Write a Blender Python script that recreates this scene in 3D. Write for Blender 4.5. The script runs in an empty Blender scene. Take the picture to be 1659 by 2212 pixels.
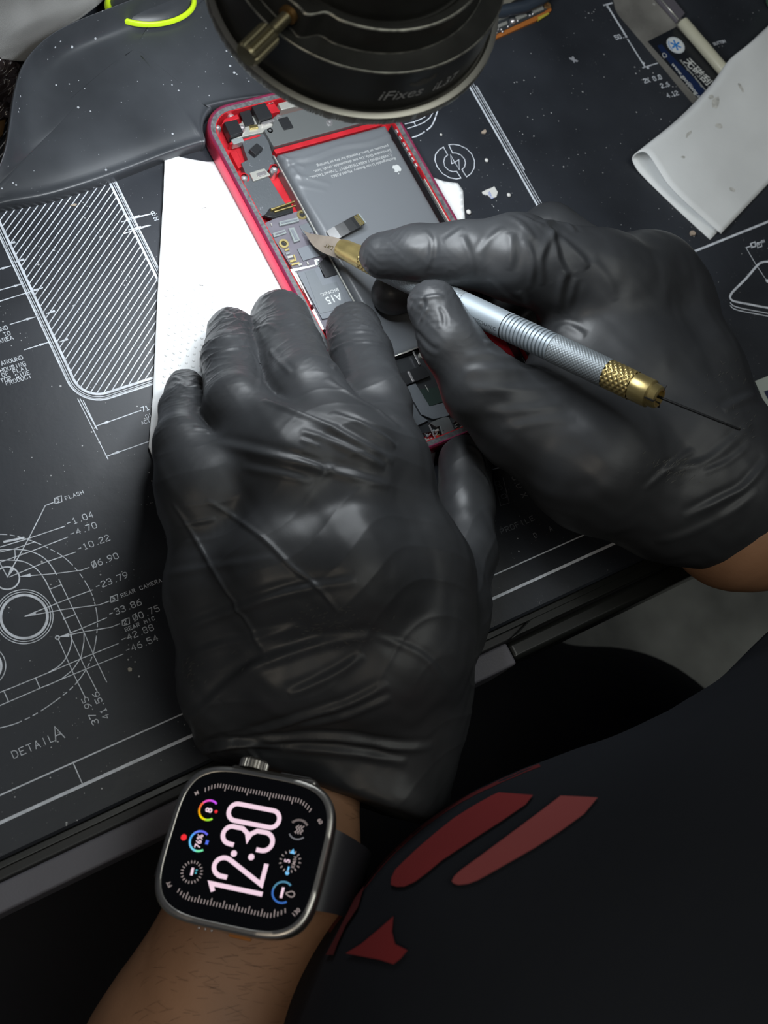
import bpy, bmesh, math, random
import numpy as np
from mathutils import Vector, Matrix
from mathutils.bvhtree import BVHTree

# ------------------------------------------------------------------ scene
SC = bpy.context.scene
COL = SC.collection
MM = 0.001
# camera pose found from the printed mat's own line directions (mm, mat top is z = 0)
CAM = np.array([-221.41, -170.06, 385.18])
RW = np.array([[0.8447953700022066, -0.3409131140674621, 0.4124306383860982],
               [-0.4476542125105531, -0.8725246121642458, 0.19572048229327027],
               [0.29313220369706156, -0.34997006989795465, -0.8897159441817692]])
FPX = 2800.0
cd = bpy.data.cameras.new('camera')
cam = bpy.data.objects.new('camera', cd); COL.objects.link(cam)
cd.sensor_fit = 'HORIZONTAL'; cd.sensor_width = 36.0; cd.lens = FPX * 36.0 / 1659.0
cd.clip_start = 0.01; cd.clip_end = 20.0
m = Matrix.Identity(4)
for i in range(3):
    m[i][0] = RW[i][0]; m[i][1] = -RW[i][1]; m[i][2] = -RW[i][2]; m[i][3] = CAM[i] * MM
cam.matrix_world = m
cd.dof.use_dof = True; cd.dof.focus_distance = 0.425; cd.dof.aperture_fstop = 27.0
SC.camera = cam
SC.view_settings.view_transform = 'Standard'; SC.view_settings.look = 'None'
SC.view_settings.gamma = 1.0; SC.view_settings.use_curve_mapping = False
SC.view_settings.exposure = 0.0
SC.cycles.max_bounces = 6
SC.cycles.sample_clamp_indirect = 4.0

W = bpy.data.worlds.new('dim_room'); SC.world = W; W.use_nodes = True
W.node_tree.nodes['Background'].inputs[0].default_value = (0.60, 0.66, 0.80, 1)
W.node_tree.nodes['Background'].inputs[1].default_value = 0.055

def area(name, loc, target, size, power, color):
    l = bpy.data.lights.new(name, 'AREA'); l.shape = 'RECTANGLE'; l.size, l.size_y = size
    l.energy = power; l.color = color
    o = bpy.data.objects.new(name, l); COL.objects.link(o)
    o.location = Vector(loc) * MM
    d = (Vector(target) - Vector(loc)).normalized()
    o.rotation_euler = d.to_track_quat('-Z', 'Y').to_euler()
    return o
# overhead room light, and an added warm fill from the camera side
area('ceiling_panel_light', (150, -350, 1500), (20, -60, 0), (1.1, 0.6), 5.0, (0.94, 0.96, 0.90))
area('warm_fill_light', (-1300, -500, 1500), (-100, -170, 0), (0.5, 0.5), 3.4, (1.0, 0.88, 0.72))
RING_POWER = 50.0

# ------------------------------------------------------------------ helpers
def ray(px, py):
    return RW @ np.array([(px - 829.5) / FPX, (py - 1106.0) / FPX, 1.0])
def P(px, py, z=0.0):
    r = ray(px, py); t = (z - CAM[2]) / r[2]; return CAM + r * t
def depth(p):
    return float((RW.T @ (np.asarray(p) - CAM))[2])
def PP(px, py, o, n):
    r = ray(px, py); t = ((np.asarray(o) - CAM) @ n) / (r @ n); return CAM + r * t

ORG = {}
def link(o, parent):
    COL.objects.link(o)
    if parent is not None: o.parent = parent
def root(name, loc, label, cat, group=None):
    o = bpy.data.objects.new(name, None); COL.objects.link(o)
    o.empty_display_size = 0.01
    o.location = Vector([float(c) for c in loc]) * MM
    ORG[o.name] = np.array(loc, float)
    o['label'] = label; o['category'] = cat
    if group: o['group'] = group
    return o
def tag(o, label, cat=None, group=None, kind=None):
    if label: o['label'] = label
    if cat: o['category'] = cat
    if group: o['group'] = group
    if kind: o['kind'] = kind
    return o
def chain_org(parent):
    if parent is None: return np.zeros(3)
    return ORG.get(parent.name, np.zeros(3))
def np_obj(name, V, F, mat, parent=None, smooth=True):
    """V in mm world, F list/array of faces"""
    V = np.asarray(V, float) - chain_org(parent)
    me = bpy.data.meshes.new(name)
    if isinstance(F, np.ndarray) and F.ndim == 2:
        k = F.shape[1]
        me.vertices.add(len(V)); me.vertices.foreach_set('co', (V * MM).astype(np.float32).ravel())
        me.loops.add(F.size); me.loops.foreach_set('vertex_index', F.astype(np.int32).ravel())
        me.polygons.add(len(F)); me.polygons.foreach_set('loop_start', (np.arange(len(F)) * k).astype(np.int32))
        me.update(calc_edges=True); me.validate()
    else:
        me.from_pydata([tuple(v) for v in (V * MM)], [], [tuple(int(i) for i in f) for f in F]); me.update()
    if smooth:
        me.polygons.foreach_set('use_smooth', np.ones(len(me.polygons), bool))
    mats = mat if isinstance(mat, (list, tuple)) else [mat]
    for q in mats: me.materials.append(q)
    o = bpy.data.objects.new(name, me); link(o, parent)
    ORG[o.name] = chain_org(parent)
    return o

def frame(o, x, y):
    x = np.array(x, float); x /= np.linalg.norm(x)
    y = np.array(y, float); y -= x * (x @ y); y /= np.linalg.norm(y)
    return (np.array(o, float), x, y, np.cross(x, y))
WORLD = (np.zeros(3), np.array([1., 0, 0]), np.array([0, 1., 0]), np.array([0, 0, 1.]))

class MB:
    def __init__(self, fr=WORLD): self.v = []; self.f = []; self.fr = fr
    def T(self, p):
        o, x, y, z = self.fr; return o + x * p[0] + y * p[1] + z * p[2]
    def add(self, vs, fs):
        b = len(self.v); self.v += [self.T(v) for v in vs]; self.f += [tuple(i + b for i in f) for f in fs]; return self
    def box(self, a, b, c0, c1, z0, z1):
        return self.prism([(a, c0), (b, c0), (b, c1), (a, c1)], z0, z1)
    def prism(self, poly, z0, z1, inset=0.0):
        n = len(poly); poly = [tuple(map(float, p)) for p in poly]
        ar = sum(poly[i][0] * poly[(i + 1) % n][1] - poly[(i + 1) % n][0] * poly[i][1] for i in range(n))
        if ar < 0: poly = poly[::-1]
        if inset > 0:
            pi = inset_poly(poly, inset)
            vs = [(p[0], p[1], z0) for p in poly] + [(p[0], p[1], z1 - inset) for p in poly] + [(p[0], p[1], z1) for p in pi]
            fs = [tuple(range(n))[::-1], tuple(range(2 * n, 3 * n))]
            for l in (0, 1):
                fs += [(l * n + i, l * n + (i + 1) % n, (l + 1) * n + (i + 1) % n, (l + 1) * n + i) for i in range(n)]
        else:
            vs = [(p[0], p[1], z0) for p in poly] + [(p[0], p[1], z1) for p in poly]
            fs = [tuple(range(n))[::-1], tuple(range(n, 2 * n))] + [(i, (i + 1) % n, n + (i + 1) % n, n + i) for i in range(n)]
        return self.add(vs, fs)
    def lathe(self, prof, n=48, a0=0., a1=2 * math.pi, rf=None, closed=True, cx=0, cy=0):
        full = abs(a1 - a0 - 2 * math.pi) < 1e-6; m_ = n if full else n + 1; k = len(prof)
        vs = []
        for i in range(m_):
            a = a0 + (a1 - a0) * i / n
            for j, (r, h) in enumerate(prof):
                rr = rf(r, h, a, j) if rf else r
                vs.append((cx + rr * math.cos(a), cy + rr * math.sin(a), h))
        fs = []
        for i in range(n):
            i2 = (i + 1) % m_
            for j in range(k - 1):
                fs.append((i * k + j, i2 * k + j, i2 * k + j + 1, i * k + j + 1))
        return self.add(vs, fs)
    def tube(self, pts, r, n=10, caps=True):
        pts = [np.array(p, float) for p in pts]; k = len(pts)
        rs = r if isinstance(r, (list, tuple)) else [r] * k
        vs = []; up = None
        for i, p in enumerate(pts):
            d = pts[min(i + 1, k - 1)] - pts[max(i - 1, 0)]; d /= (np.linalg.norm(d) + 1e-12)
            if up is None:
                up = np.array([0, 0, 1.]) if abs(d[2]) < .9 else np.array([1., 0, 0])
            s = np.cross(d, up); s /= np.linalg.norm(s); up = np.cross(s, d)
            for j in range(n):
                a = 2 * math.pi * j / n; vs.append(p + rs[i] * (math.cos(a) * s + math.sin(a) * up))
        fs = [(i * n + j, i * n + (j + 1) % n, (i + 1) * n + (j + 1) % n, (i + 1) * n + j) for i in range(k - 1) for j in range(n)]
        if caps: fs += [tuple(range(n))[::-1], tuple(range((k - 1) * n, k * n))]
        return self.add(vs, fs)
    def sphere(self, c, r, n=12, sq=(1, 1, 1)):
        prof = [(math.sin(math.pi * j / n), math.cos(math.pi * j / n)) for j in range(n + 1)]
        vs = []; k = n + 1; m_ = 2 * n
        for i in range(m_):
            a = 2 * math.pi * i / m_
            for (s, h) in prof:
                vs.append((c[0] + r * s * math.cos(a) * sq[0], c[1] + r * s * math.sin(a) * sq[1], c[2] + r * h * sq[2]))
        return self.add(vs, [(i * k + j, i * k + j + 1, ((i + 1) % m_) * k + j + 1, ((i + 1) % m_) * k + j) for i in range(m_) for j in range(n)])
    def stroke(self, pts, w, z=0.0, closed=False):
        """flat printed line in the frame's plane (each a hair above the last, so crossings never coincide)"""
        self.k = getattr(self, 'k', 0) + 1; z = z + (self.k % 97) * .0012
        pts = [np.array(p[:2], float) for p in pts]
        if closed: pts = pts + [pts[0]]
        n = len(pts); vs = []
        for i, p in enumerate(pts):
            a = pts[i - 1] if i > 0 else (pts[n - 2] if closed else p)
            b = pts[i + 1] if i < n - 1 else (pts[1] if closed else p)
            d1 = p - a; d2 = b - p
            l1 = np.linalg.norm(d1); l2 = np.linalg.norm(d2)
            if l1 < 1e-9: d1 = d2; l1 = l2
            if l2 < 1e-9: d2 = d1; l2 = l1
            d1 = d1 / max(l1, 1e-9); d2 = d2 / max(l2, 1e-9)
            t = d1 + d2; lt = np.linalg.norm(t)
            t = d1 if lt < .3 else t / lt
            nn = np.array([-t[1], t[0]]); c = max(.5, abs(nn @ np.array([-d1[1], d1[0]])))
            e = np.zeros(2)
            if not closed and i == 0: e = -d1 * w * .4
            if not closed and i == n - 1: e = d1 * w * .4
            vs += [(*(p + e + nn * w / 2 / c), z), (*(p + e - nn * w / 2 / c), z)]
        return self.add(vs, [(2 * i, 2 * i + 1, 2 * i + 3, 2 * i + 2) for i in range(n - 1)])
    def disc(self, c, r, z=0.0, n=16):
        return self.add([(c[0] + r * math.cos(2 * math.pi * i / n), c[1] + r * math.sin(2 * math.pi * i / n), z) for i in range(n)], [tuple(range(n))])
    def poly(self, pts, z=0.0):
        n = len(pts)
        ar = sum(pts[i][0] * pts[(i + 1) % n][1] - pts[(i + 1) % n][0] * pts[i][1] for i in range(n))
        if ar < 0: pts = pts[::-1]
        return self.add([(p[0], p[1], z) for p in pts], [tuple(range(n))])
    def build(self, name, mat, parent=None, smooth=False, bevel=0.0, seg=2, label=None, auto=False):
        o = np_obj(name, np.array(self.v), self.f, mat, parent, smooth)
        if auto:
            bm = bmesh.new(); bm.from_mesh(o.data)
            for e in bm.edges:
                if len(e.link_faces) == 2 and e.calc_face_angle(0) > math.radians(35): e.smooth = False
            for fc in bm.faces: fc.smooth = True
            bm.to_mesh(o.data); bm.free()
        if bevel:
            md = o.modifiers.new('bevel', 'BEVEL'); md.width = bevel * MM; md.segments = seg; md.limit_method = 'ANGLE'; md.angle_limit = math.radians(40)
            if not smooth:
                o.data.polygons.foreach_set('use_smooth', np.ones(len(o.data.polygons), bool))
                md.harden_normals = True
        if label: o['label'] = label
        return o

def inset_poly(poly, d):
    n = len(poly); out = []
    for i in range(n):
        p0, p1, p2 = map(np.array, (poly[i - 1], poly[i], poly[(i + 1) % n]))
        d1 = (p1 - p0) / np.linalg.norm(p1 - p0); d2 = (p2 - p1) / np.linalg.norm(p2 - p1)
        n1 = np.array([-d1[1], d1[0]]); n2 = np.array([-d2[1], d2[0]]); b = n1 + n2; b /= max(np.linalg.norm(b), 1e-6)
        out.append(tuple(p1 + b * d / max(.4, b @ n1)))
    return out
def rrect(x0, x1, y0, y1, r, n=8):
    pts = []
    for cx, cy, a in ((x1 - r, y1 - r, 0), (x0 + r, y1 - r, 90), (x0 + r, y0 + r, 180), (x1 - r, y0 + r, 270)):
        for i in range(n + 1):
            t = math.radians(a + 90 * i / n); pts.append((cx + r * math.cos(t), cy + r * math.sin(t)))
    return pts
def squircle(hx, hy, e=4.5, n=96):
    out = []
    for i in range(n):
        t = 2 * math.pi * i / n; c, s = math.cos(t), math.sin(t)
        out.append((hx * math.copysign(abs(c) ** (2 / e), c), hy * math.copysign(abs(s) ** (2 / e), s)))
    return out
def arc(cx, cy, r, a0, a1, n=24, ry=None):
    ry = r if ry is None else ry
    return [(cx + r * math.cos(math.radians(a0 + (a1 - a0) * i / n)), cy + ry * math.sin(math.radians(a0 + (a1 - a0) * i / n))) for i in range(n + 1)]
def catmull(pts, n=8, closed=False):
    pts = [np.array(p, float) for p in pts]; k = len(pts); out = []
    rng = range(k if closed else k - 1)
    for i in rng:
        p0 = pts[(i - 1) % k] if (closed or i > 0) else pts[0]
        p1 = pts[i]; p2 = pts[(i + 1) % k]; p3 = pts[(i + 2) % k] if (closed or i + 2 < k) else pts[-1]
        for j in range(n):
            t = j / n
            out.append(.5 * ((2 * p1) + (-p0 + p2) * t + (2 * p0 - 5 * p1 + 4 * p2 - p3) * t * t + (-p0 + 3 * p1 - 3 * p2 + p3) * t ** 3))
    if not closed: out.append(pts[-1])
    return out

# ---- single-line technical lettering for the printed mat and the watch digits
G = {
 '0': [[(1,0),(3,0),(4,1),(4,5),(3,6),(1,6),(0,5),(0,1),(1,0)]], '1': [[(.8,5),(2,6),(2,0)],[(.8,0),(3.2,0)]],
 '2': [[(0,5),(1,6),(3,6),(4,5),(4,4),(0,1),(0,0),(4,0)]], '3': [[(0,5.4),(1,6),(3,6),(4,5),(4,4),(3,3.2),(1.5,3.2)],[(3,3.2),(4,2),(4,1),(3,0),(1,0),(0,.7)]],
 '4': [[(3,0),(3,6),(0,2),(4,2)]], '5': [[(4,6),(0,6),(0,3.4),(3,3.6),(4,2.6),(4,1),(3,0),(1,0),(0,.8)]],
 '6': [[(3.6,6),(1.4,5),(0,3),(0,1),(1,0),(3,0),(4,1),(4,2.4),(3,3.4),(1,3.4),(0,2.4)]], '7': [[(0,6),(4,6),(1.4,0)]],
 '8': [[(1,3.2),(0,4.2),(0,5.2),(1,6),(3,6),(4,5.2),(4,4.2),(3,3.2),(1,3.2),(0,2.2),(0,.9),(1,0),(3,0),(4,.9),(4,2.2),(3,3.2)]],
 '9': [[(.4,0),(2.6,1),(4,3),(4,5),(3,6),(1,6),(0,5),(0,3.6),(1,2.6),(3,2.6),(4,3.6)]],
 'A': [[(0,0),(2,6),(4,0)],[(.8,2.2),(3.2,2.2)]], 'B': [[(0,0),(0,6),(3,6),(4,5),(4,4),(3,3.1),(0,3.1)],[(3,3.1),(4,2.2),(4,1),(3,0),(0,0)]],
 'C': [[(4,5),(3,6),(1,6),(0,5),(0,1),(1,0),(3,0),(4,1)]], 'D': [[(0,0),(0,6),(2.6,6),(4,4.6),(4,1.4),(2.6,0),(0,0)]],
 'E': [[(4,6),(0,6),(0,0),(4,0)],[(0,3.1),(3,3.1)]], 'F': [[(4,6),(0,6),(0,0)],[(0,3.1),(3,3.1)]],
 'G': [[(4,5),(3,6),(1,6),(0,5),(0,1),(1,0),(3,0),(4,1),(4,2.8),(2.4,2.8)]], 'H': [[(0,0),(0,6)],[(4,0),(4,6)],[(0,3),(4,3)]],
 'I': [[(2,0),(2,6)]], 'K': [[(0,0),(0,6)],[(4,6),(0,2.6)],[(1.4,3.6),(4,0)]], 'L': [[(0,6),(0,0),(4,0)]],
 'M': [[(0,0),(0,6),(2,2.5),(4,6),(4,0)]], 'N': [[(0,0),(0,6),(4,0),(4,6)]], 'O': [[(1,0),(3,0),(4,1),(4,5),(3,6),(1,6),(0,5),(0,1),(1,0)]],
 'P': [[(0,0),(0,6),(3,6),(4,5),(4,4),(3,3),(0,3)]], 'R': [[(0,0),(0,6),(3,6),(4,5),(4,4),(3,3),(0,3)],[(2,3),(4,0)]],
 'S': [[(4,5),(3,6),(1,6),(0,5),(0,4),(1,3.2),(3,2.8),(4,2),(4,1),(3,0),(1,0),(0,1)]], 'T': [[(0,6),(4,6)],[(2,6),(2,0)]],
 'U': [[(0,6),(0,1),(1,0),(3,0),(4,1),(4,6)]], 'V': [[(0,6),(2,0),(4,6)]], 'W': [[(0,6),(1,0),(2,4),(3,0),(4,6)]],
 'X': [[(0,0),(4,6)],[(0,6),(4,0)]], 'Y': [[(0,6),(2,3),(4,6)],[(2,3),(2,0)]], '-': [[(.5,3),(3.5,3)]], '.': [[(1.8,0),(2.1,.3)]],
 'O/': [[(1,0),(3,0),(4,1),(4,5),(3,6),(1,6),(0,5),(0,1),(1,0)],[(0,-.6),(4,6.6)]], ' ': [], '_': [],
 '%': [[(0,0),(4,6)],arc(.9,4.9,.9,0,360,8),arc(3.1,1.1,.9,0,360,8)],
}
def letter(mb, s, x, y, h, w, fr2=None, xs=1.0, sp=5.6, z=0.0, ang=0.0):
    """draw string s with cap height h (mm) at x,y in mb's plane"""
    k = h / 6.0; ca, sa = math.cos(ang), math.sin(ang); cx = 0.0
    i = 0
    while i < len(s):
        ch = s[i]
        if ch == 'o' : ch = 'O/'
        for pl in G.get(ch, []):
            q = [(x + (cx + a * k * xs) * ca - b * k * sa, y + (cx + a * k * xs) * sa + b * k * ca) for a, b in pl]
            mb.stroke(q, w, z)
        cx += sp * k * xs * (0.75 if ch in '.' else 1.0); i += 1
    return cx

def font_obj(name, body, fr, x, y, size, mat, parent, z=0.0, align='LEFT', shear=0.0, bold=0.0, sx=1.0, warp=None):
    """lettering set with the built-in font, laid in frame fr; size = font size in mm"""
    cu = bpy.data.curves.new(name, 'FONT'); cu.body = body; cu.size = size; cu.align_x = align; cu.shear = shear
    cu.offset = bold; cu.resolution_u = 3; cu.extrude = 0.01
    o = bpy.data.objects.new(name, cu); COL.objects.link(o)
    bpy.context.view_layer.update()
    me = bpy.data.meshes.new_from_object(o.evaluated_get(bpy.context.evaluated_depsgraph_get()))
    V = np.zeros(len(me.vertices) * 3); me.vertices.foreach_get('co', V); V = V.reshape(-1, 3)
    F = [tuple(p.vertices) for p in me.polygons]
    bpy.data.objects.remove(o); bpy.data.meshes.remove(me)
    o_, X, Y, Z = fr
    V[:, 0] = V[:, 0] * sx + x; V[:, 1] += y; V[:, 2] += z
    Wd = warp(V) if warp else o_ + V[:, :1] * X + V[:, 1:2] * Y + V[:, 2:3] * Z
    return np_obj(name, Wd, F, mat, parent, smooth=False)

# ------------------------------------------------------------------ materials
def mat(name, col, rough=.5, metal=0., spec=.5, bump=None, var=None, coat=0., emit=None, alpha=1., trans=0., sheen=0., speck=None, ior=1.45, wave=None, aniso=0.):
    """bump=(scale per metre, strength, distance mm); var=(scale, amount) colour mottling; speck=(scale, threshold, colour)"""
    M = bpy.data.materials.new(name); M.use_nodes = True; nt = M.node_tree; N = nt.nodes; L = nt.links
    b = N['Principled BSDF']; b.inputs['Base Color'].default_value = (*col, 1); b.inputs['Roughness'].default_value = rough
    b.inputs['Metallic'].default_value = metal; b.inputs['Specular IOR Level'].default_value = spec; b.inputs['IOR'].default_value = ior
    b.inputs['Coat Weight'].default_value = coat; b.inputs['Coat Roughness'].default_value = .12
    b.inputs['Sheen Weight'].default_value = sheen; b.inputs['Transmission Weight'].default_value = trans; b.inputs['Alpha'].default_value = alpha
    if emit: b.inputs['Emission Color'].default_value = (*emit[0], 1); b.inputs['Emission Strength'].default_value = emit[1]
    tc = N.new('ShaderNodeNewGeometry'); src = tc.outputs['Position']
    cur = None
    if var:
        nz = N.new('ShaderNodeTexNoise'); nz.inputs['Scale'].default_value = var[0]; nz.inputs['Detail'].default_value = 5
        L.new(src, nz.inputs['Vector'])
        mp = N.new('ShaderNodeMapRange'); mp.inputs[1].default_value = .3; mp.inputs[2].default_value = .7
        mp.inputs[3].default_value = 1 - var[1]; mp.inputs[4].default_value = 1 + var[1]; L.new(nz.outputs[0], mp.inputs[0])
        mx = N.new('ShaderNodeMix'); mx.data_type = 'RGBA'; mx.blend_type = 'MULTIPLY'; mx.inputs[0].default_value = 1
        mx.inputs[6].default_value = (*col, 1); L.new(mp.outputs[0], mx.inputs[7]); cur = mx.outputs[2]
        rr = N.new('ShaderNodeMapRange'); rr.inputs[1].default_value = .3; rr.inputs[2].default_value = .7
        rr.inputs[3].default_value = max(.02, rough - .06); rr.inputs[4].default_value = min(1, rough + .06); L.new(nz.outputs[0], rr.inputs[0]); L.new(rr.outputs[0], b.inputs['Roughness'])
    if speck:
        for si, (sc_, th, c2) in enumerate(speck):
            vo = N.new('ShaderNodeTexVoronoi'); vo.inputs['Scale'].default_value = sc_; vo.inputs['Randomness'].default_value = 1.0; L.new(src, vo.inputs['Vector'])
            n2 = N.new('ShaderNodeTexNoise'); n2.inputs['Scale'].default_value = sc_ * .22; n2.inputs['Detail'].default_value = 2; L.new(src, n2.inputs['Vector'])
            t2 = N.new('ShaderNodeMapRange'); t2.inputs[1].default_value = .45; t2.inputs[2].default_value = .72; t2.inputs[3].default_value = 0; t2.inputs[4].default_value = th; L.new(n2.outputs[0], t2.inputs[0])
            lt = N.new('ShaderNodeMath'); lt.operation = 'LESS_THAN'; L.new(vo.outputs['Distance'], lt.inputs[0]); L.new(t2.outputs[0], lt.inputs[1])
            mx = N.new('ShaderNodeMix'); mx.data_type = 'RGBA'; L.new(lt.outputs[0], mx.inputs[0])
            if cur: L.new(cur, mx.inputs[6])
            else: mx.inputs[6].default_value = (*col, 1)
            mx.inputs[7].default_value = (*c2, 1); cur = mx.outputs[2]
    if cur: L.new(cur, b.inputs['Base Color'])
    prev = None
    for bp in ([bump] if bump and not isinstance(bump, list) else (bump or [])):
        nz = N.new('ShaderNodeTexNoise'); nz.inputs['Scale'].default_value = bp[0]; nz.inputs['Detail'].default_value = 3; nz.inputs['Roughness'].default_value = .55
        L.new(src, nz.inputs['Vector'])
        bu = N.new('ShaderNodeBump'); bu.inputs['Strength'].default_value = bp[1]; bu.inputs['Distance'].default_value = bp[2] * MM
        L.new(nz.outputs[0], bu.inputs['Height'])
        if prev: L.new(prev, bu.inputs['Normal'])
        prev = bu.outputs[0]
    if wave:
        wv = N.new('ShaderNodeTexWave'); wv.inputs['Scale'].default_value = wave[0]; wv.bands_direction = wave[3] if len(wave) > 3 else 'DIAGONAL'
        L.new(src, wv.inputs['Vector']); bu = N.new('ShaderNodeBump'); bu.inputs['Strength'].default_value = wave[1]; bu.inputs['Distance'].default_value = wave[2] * MM
        L.new(wv.outputs['Fac'], bu.inputs['Height'])
        if prev: L.new(prev, bu.inputs['Normal'])
        prev = bu.outputs[0]
    if prev: L.new(prev, b.inputs['Normal'])
    return M

DUST = (.42, .43, .44)
mMat = mat('black_rubber_mat', (.0215, .025, .032), .48, bump=[(900, .25, .08), (90, .25, .5)], var=(22, .35), speck=[(430, .17, DUST), (900, .16, (.16, .165, .17))])
mInk = mat('white_ink', (.62, .66, .72), .5, var=(300, .25))
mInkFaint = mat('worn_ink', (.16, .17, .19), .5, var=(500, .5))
mDesk = mat('black_desk', (.012, .012, .013), .45)
mBand = mat('grey_textured_laminate', (.12, .117, .135), .55, bump=(1400, .6, .15))
mGloss = mat('glossy_black_edge', (.012, .013, .012), .25, bump=(60, .1, .4))
mFloor = mat('concrete_floor', (.34, .34, .30), .8, var=(9, .5), bump=(40, .4, 2))
mBase = mat('black_moulded_plastic', (.042, .046, .052), .34, bump=[(1200, .18, .06)], var=(30, .3), speck=[(330, .17, (.40, .42, .45)), (800, .14, (.13, .14, .15))])
mLime = mat('lime_plastic', (.60, .85, .02), .35)
mCloth = mat('grey_cloth', (.24, .24, .235), .95, bump=(30, .4, 3), var=(25, .2), wave=(900, .5, .2, 'X'), sheen=.3)
mWipe = mat('white_wipe', (.80, .83, .84), .95, bump=(900, .35, .12), var=(28, .07), sheen=.2)
mPaper = mat('white_paper', (.80, .82, .83), .8, bump=(1200, .1, .05))
mRed = mat('red_anodised', (.72, .045, .10), .27, metal=.75, spec=.6)
mRedIn = mat('red_interior', (.52, .020, .03), .38, metal=.25, var=(200, .1))
mGasket = mat('grey_gasket', (.10, .105, .11), .55, bump=(2500, .5, .12), var=(900, .5))
mPouch = mat('battery_pouch', (.13, .14, .152), .36, bump=[(45, .25, .6), (1500, .06, .04)])
mPrintGrey = mat('light_grey_print', (.48, .50, .50), .5)
mPlateG = mat('grey_shield_plate', (.14, .155, .17), .42, metal=.3, bump=(1100, .35, .08))
mSteel = mat('bright_steel', (.62, .62, .57), .28, metal=.6)
mSilver = mat('silver_screw', (.85, .82, .83), .28, metal=.9)
mGold = mat('gold_contact', (.85, .70, .30), .3, metal=1.)
mBlackP = mat('black_plastic', (.018, .019, .021), .35)
mDarkFlex = mat('black_flex', (.020, .021, .022), .22, bump=(300, .1, .1))
mPCB = mat('purple_grey_board', (.12, .112, .135), .45, var=(200, .1))
mChip = mat('grey_chip', (.15, .165, .185), .35)
mClear = mat('clear_connector', (.45, .50, .50), .15, spec=.8, metal=.5)
mMagenta = mat('pink_edge', (.75, .10, .25), .2, metal=.8)
mSpkr = mat('speaker_housing', (.15, .16, .16), .4, metal=.4, bump=(600, .2, .1))
mGlove = mat('black_nitrile', (.034, .036, .039), .43, spec=.45, bump=[(1500, .22, .07), (160, .10, .3)], var=(60, .12))
mScuff = mat('scuffed_nitrile', (.085, .085, .078), .6)
mSkin = mat('skin', (.36, .19, .105), .5, bump=[(1500, .4, .12), (260, .3, .3)], var=(40, .12))
mHair = mat('arm_hair', (.02, .014, .01), .5)
mShirt = mat('black_shirt', (.021, .023, .028), .9, spec=.2, bump=[(30, .3, 2), (1500, .3, .1)])
mShirtRed = mat('red_shirt_print', (.32, .03, .03), .7, wave=(1100, .4, .1))
mShirtPink = mat('faded_red_shirt_print', (.42, .085, .08), .7, wave=(1100, .4, .1))
mTrouser = mat('black_trousers', (.010, .010, .013), .95, bump=(60, .5, 2))
mTi = mat('titanium', (.56, .54, .50), .36, metal=1., bump=(2500, .08, .03))
mWGlass = mat('watch_glass', (.002, .002, .003), .06, coat=.5)
mBandR = mat('black_silicone_band', (.02, .02, .024), .45)
def emi(n, c, s): return mat(n, (0, 0, 0), .4, emit=(c, s))
eW = emi('screen_pinkish_white', (.95, .70, .82), .95)
eD = emi('screen_dim_white', (.75, .62, .60), .45)
mAlu = mat('brushed_aluminium', (.30, .345, .38), .50, metal=.45, bump=(1500, .1, .04))
mAluDk = mat('knurled_grey_aluminium', (.25, .28, .30), .48, metal=.5)
mBrass = mat('brass', (.52, .41, .17), .36, metal=.8, var=(200, .12))
mBlade = mat('blade_steel', (.36, .31, .26), .34, metal=.45, bump=(400, .15, .1), var=(120, .25))
mNeedle = mat('dark_needle', (.010, .010, .010), .5, spec=.2)
mTrace = mat('white_board_print', (.72, .75, .72), .5)
mLampBlk = mat('black_anodised', (.030, .031, .028), .36, spec=.5, var=(120, .2), bump=(900, .1, .05))
mLampRim = mat('grey_knurled_rim', (.42, .41, .36), .36, metal=.8)
mScrewM = mat('aged_brass_screw', (.40, .36, .22), .36, metal=.9)
# ------------------------------------------------------------------ the setting
o = MB().box(-2600, 2600, -2600, 2600, -760, -740).build('floor', mFloor); tag(o, None, kind='structure')

desk = root('desk', (40, -149, -740), 'black workbench with a grey textured front edge strip under the drawing mat', 'desk')
MB().box(-520, 700, -142, 520, -28, -3.2).build('tabletop', mDesk, desk, bevel=1.5)
MB().box(-520, -23, -149.5, -141.5, -27, -3.4).build('edge_band', mBand, desk, bevel=1.0, label='grey textured edge strip')
MB().box(-22.6, 700, -148.5, -141.5, -26, -5).build('drawer_front', mGloss, desk, bevel=2.0, label='glossy black front')
MB().prism([(-22.6, -141.5), (700, -141.5), (700, -138), (-12, -138)], -3.4, -1.2).build('trim_strip', mGloss, desk, bevel=.6)
for x in (-480, 640): MB().box(x, x + 40, 60, 100, -740, -28).build('leg', mDesk, desk, bevel=2)

matr = root('repair_mat', (30, 40, -3.2), 'black rubber work mat printed with white technical phone drawings', 'mat')
MB().prism(rrect(-420, 330, -136.2, 300, 6), -3.2, 0.0, inset=.8).build('mat_sheet', mMat, matr, bevel=0)
MB().box(-420, 330, -138.6, -136.2, -3.2, -1.3).build('edge_lip', mGloss, matr, bevel=.5)

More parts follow.
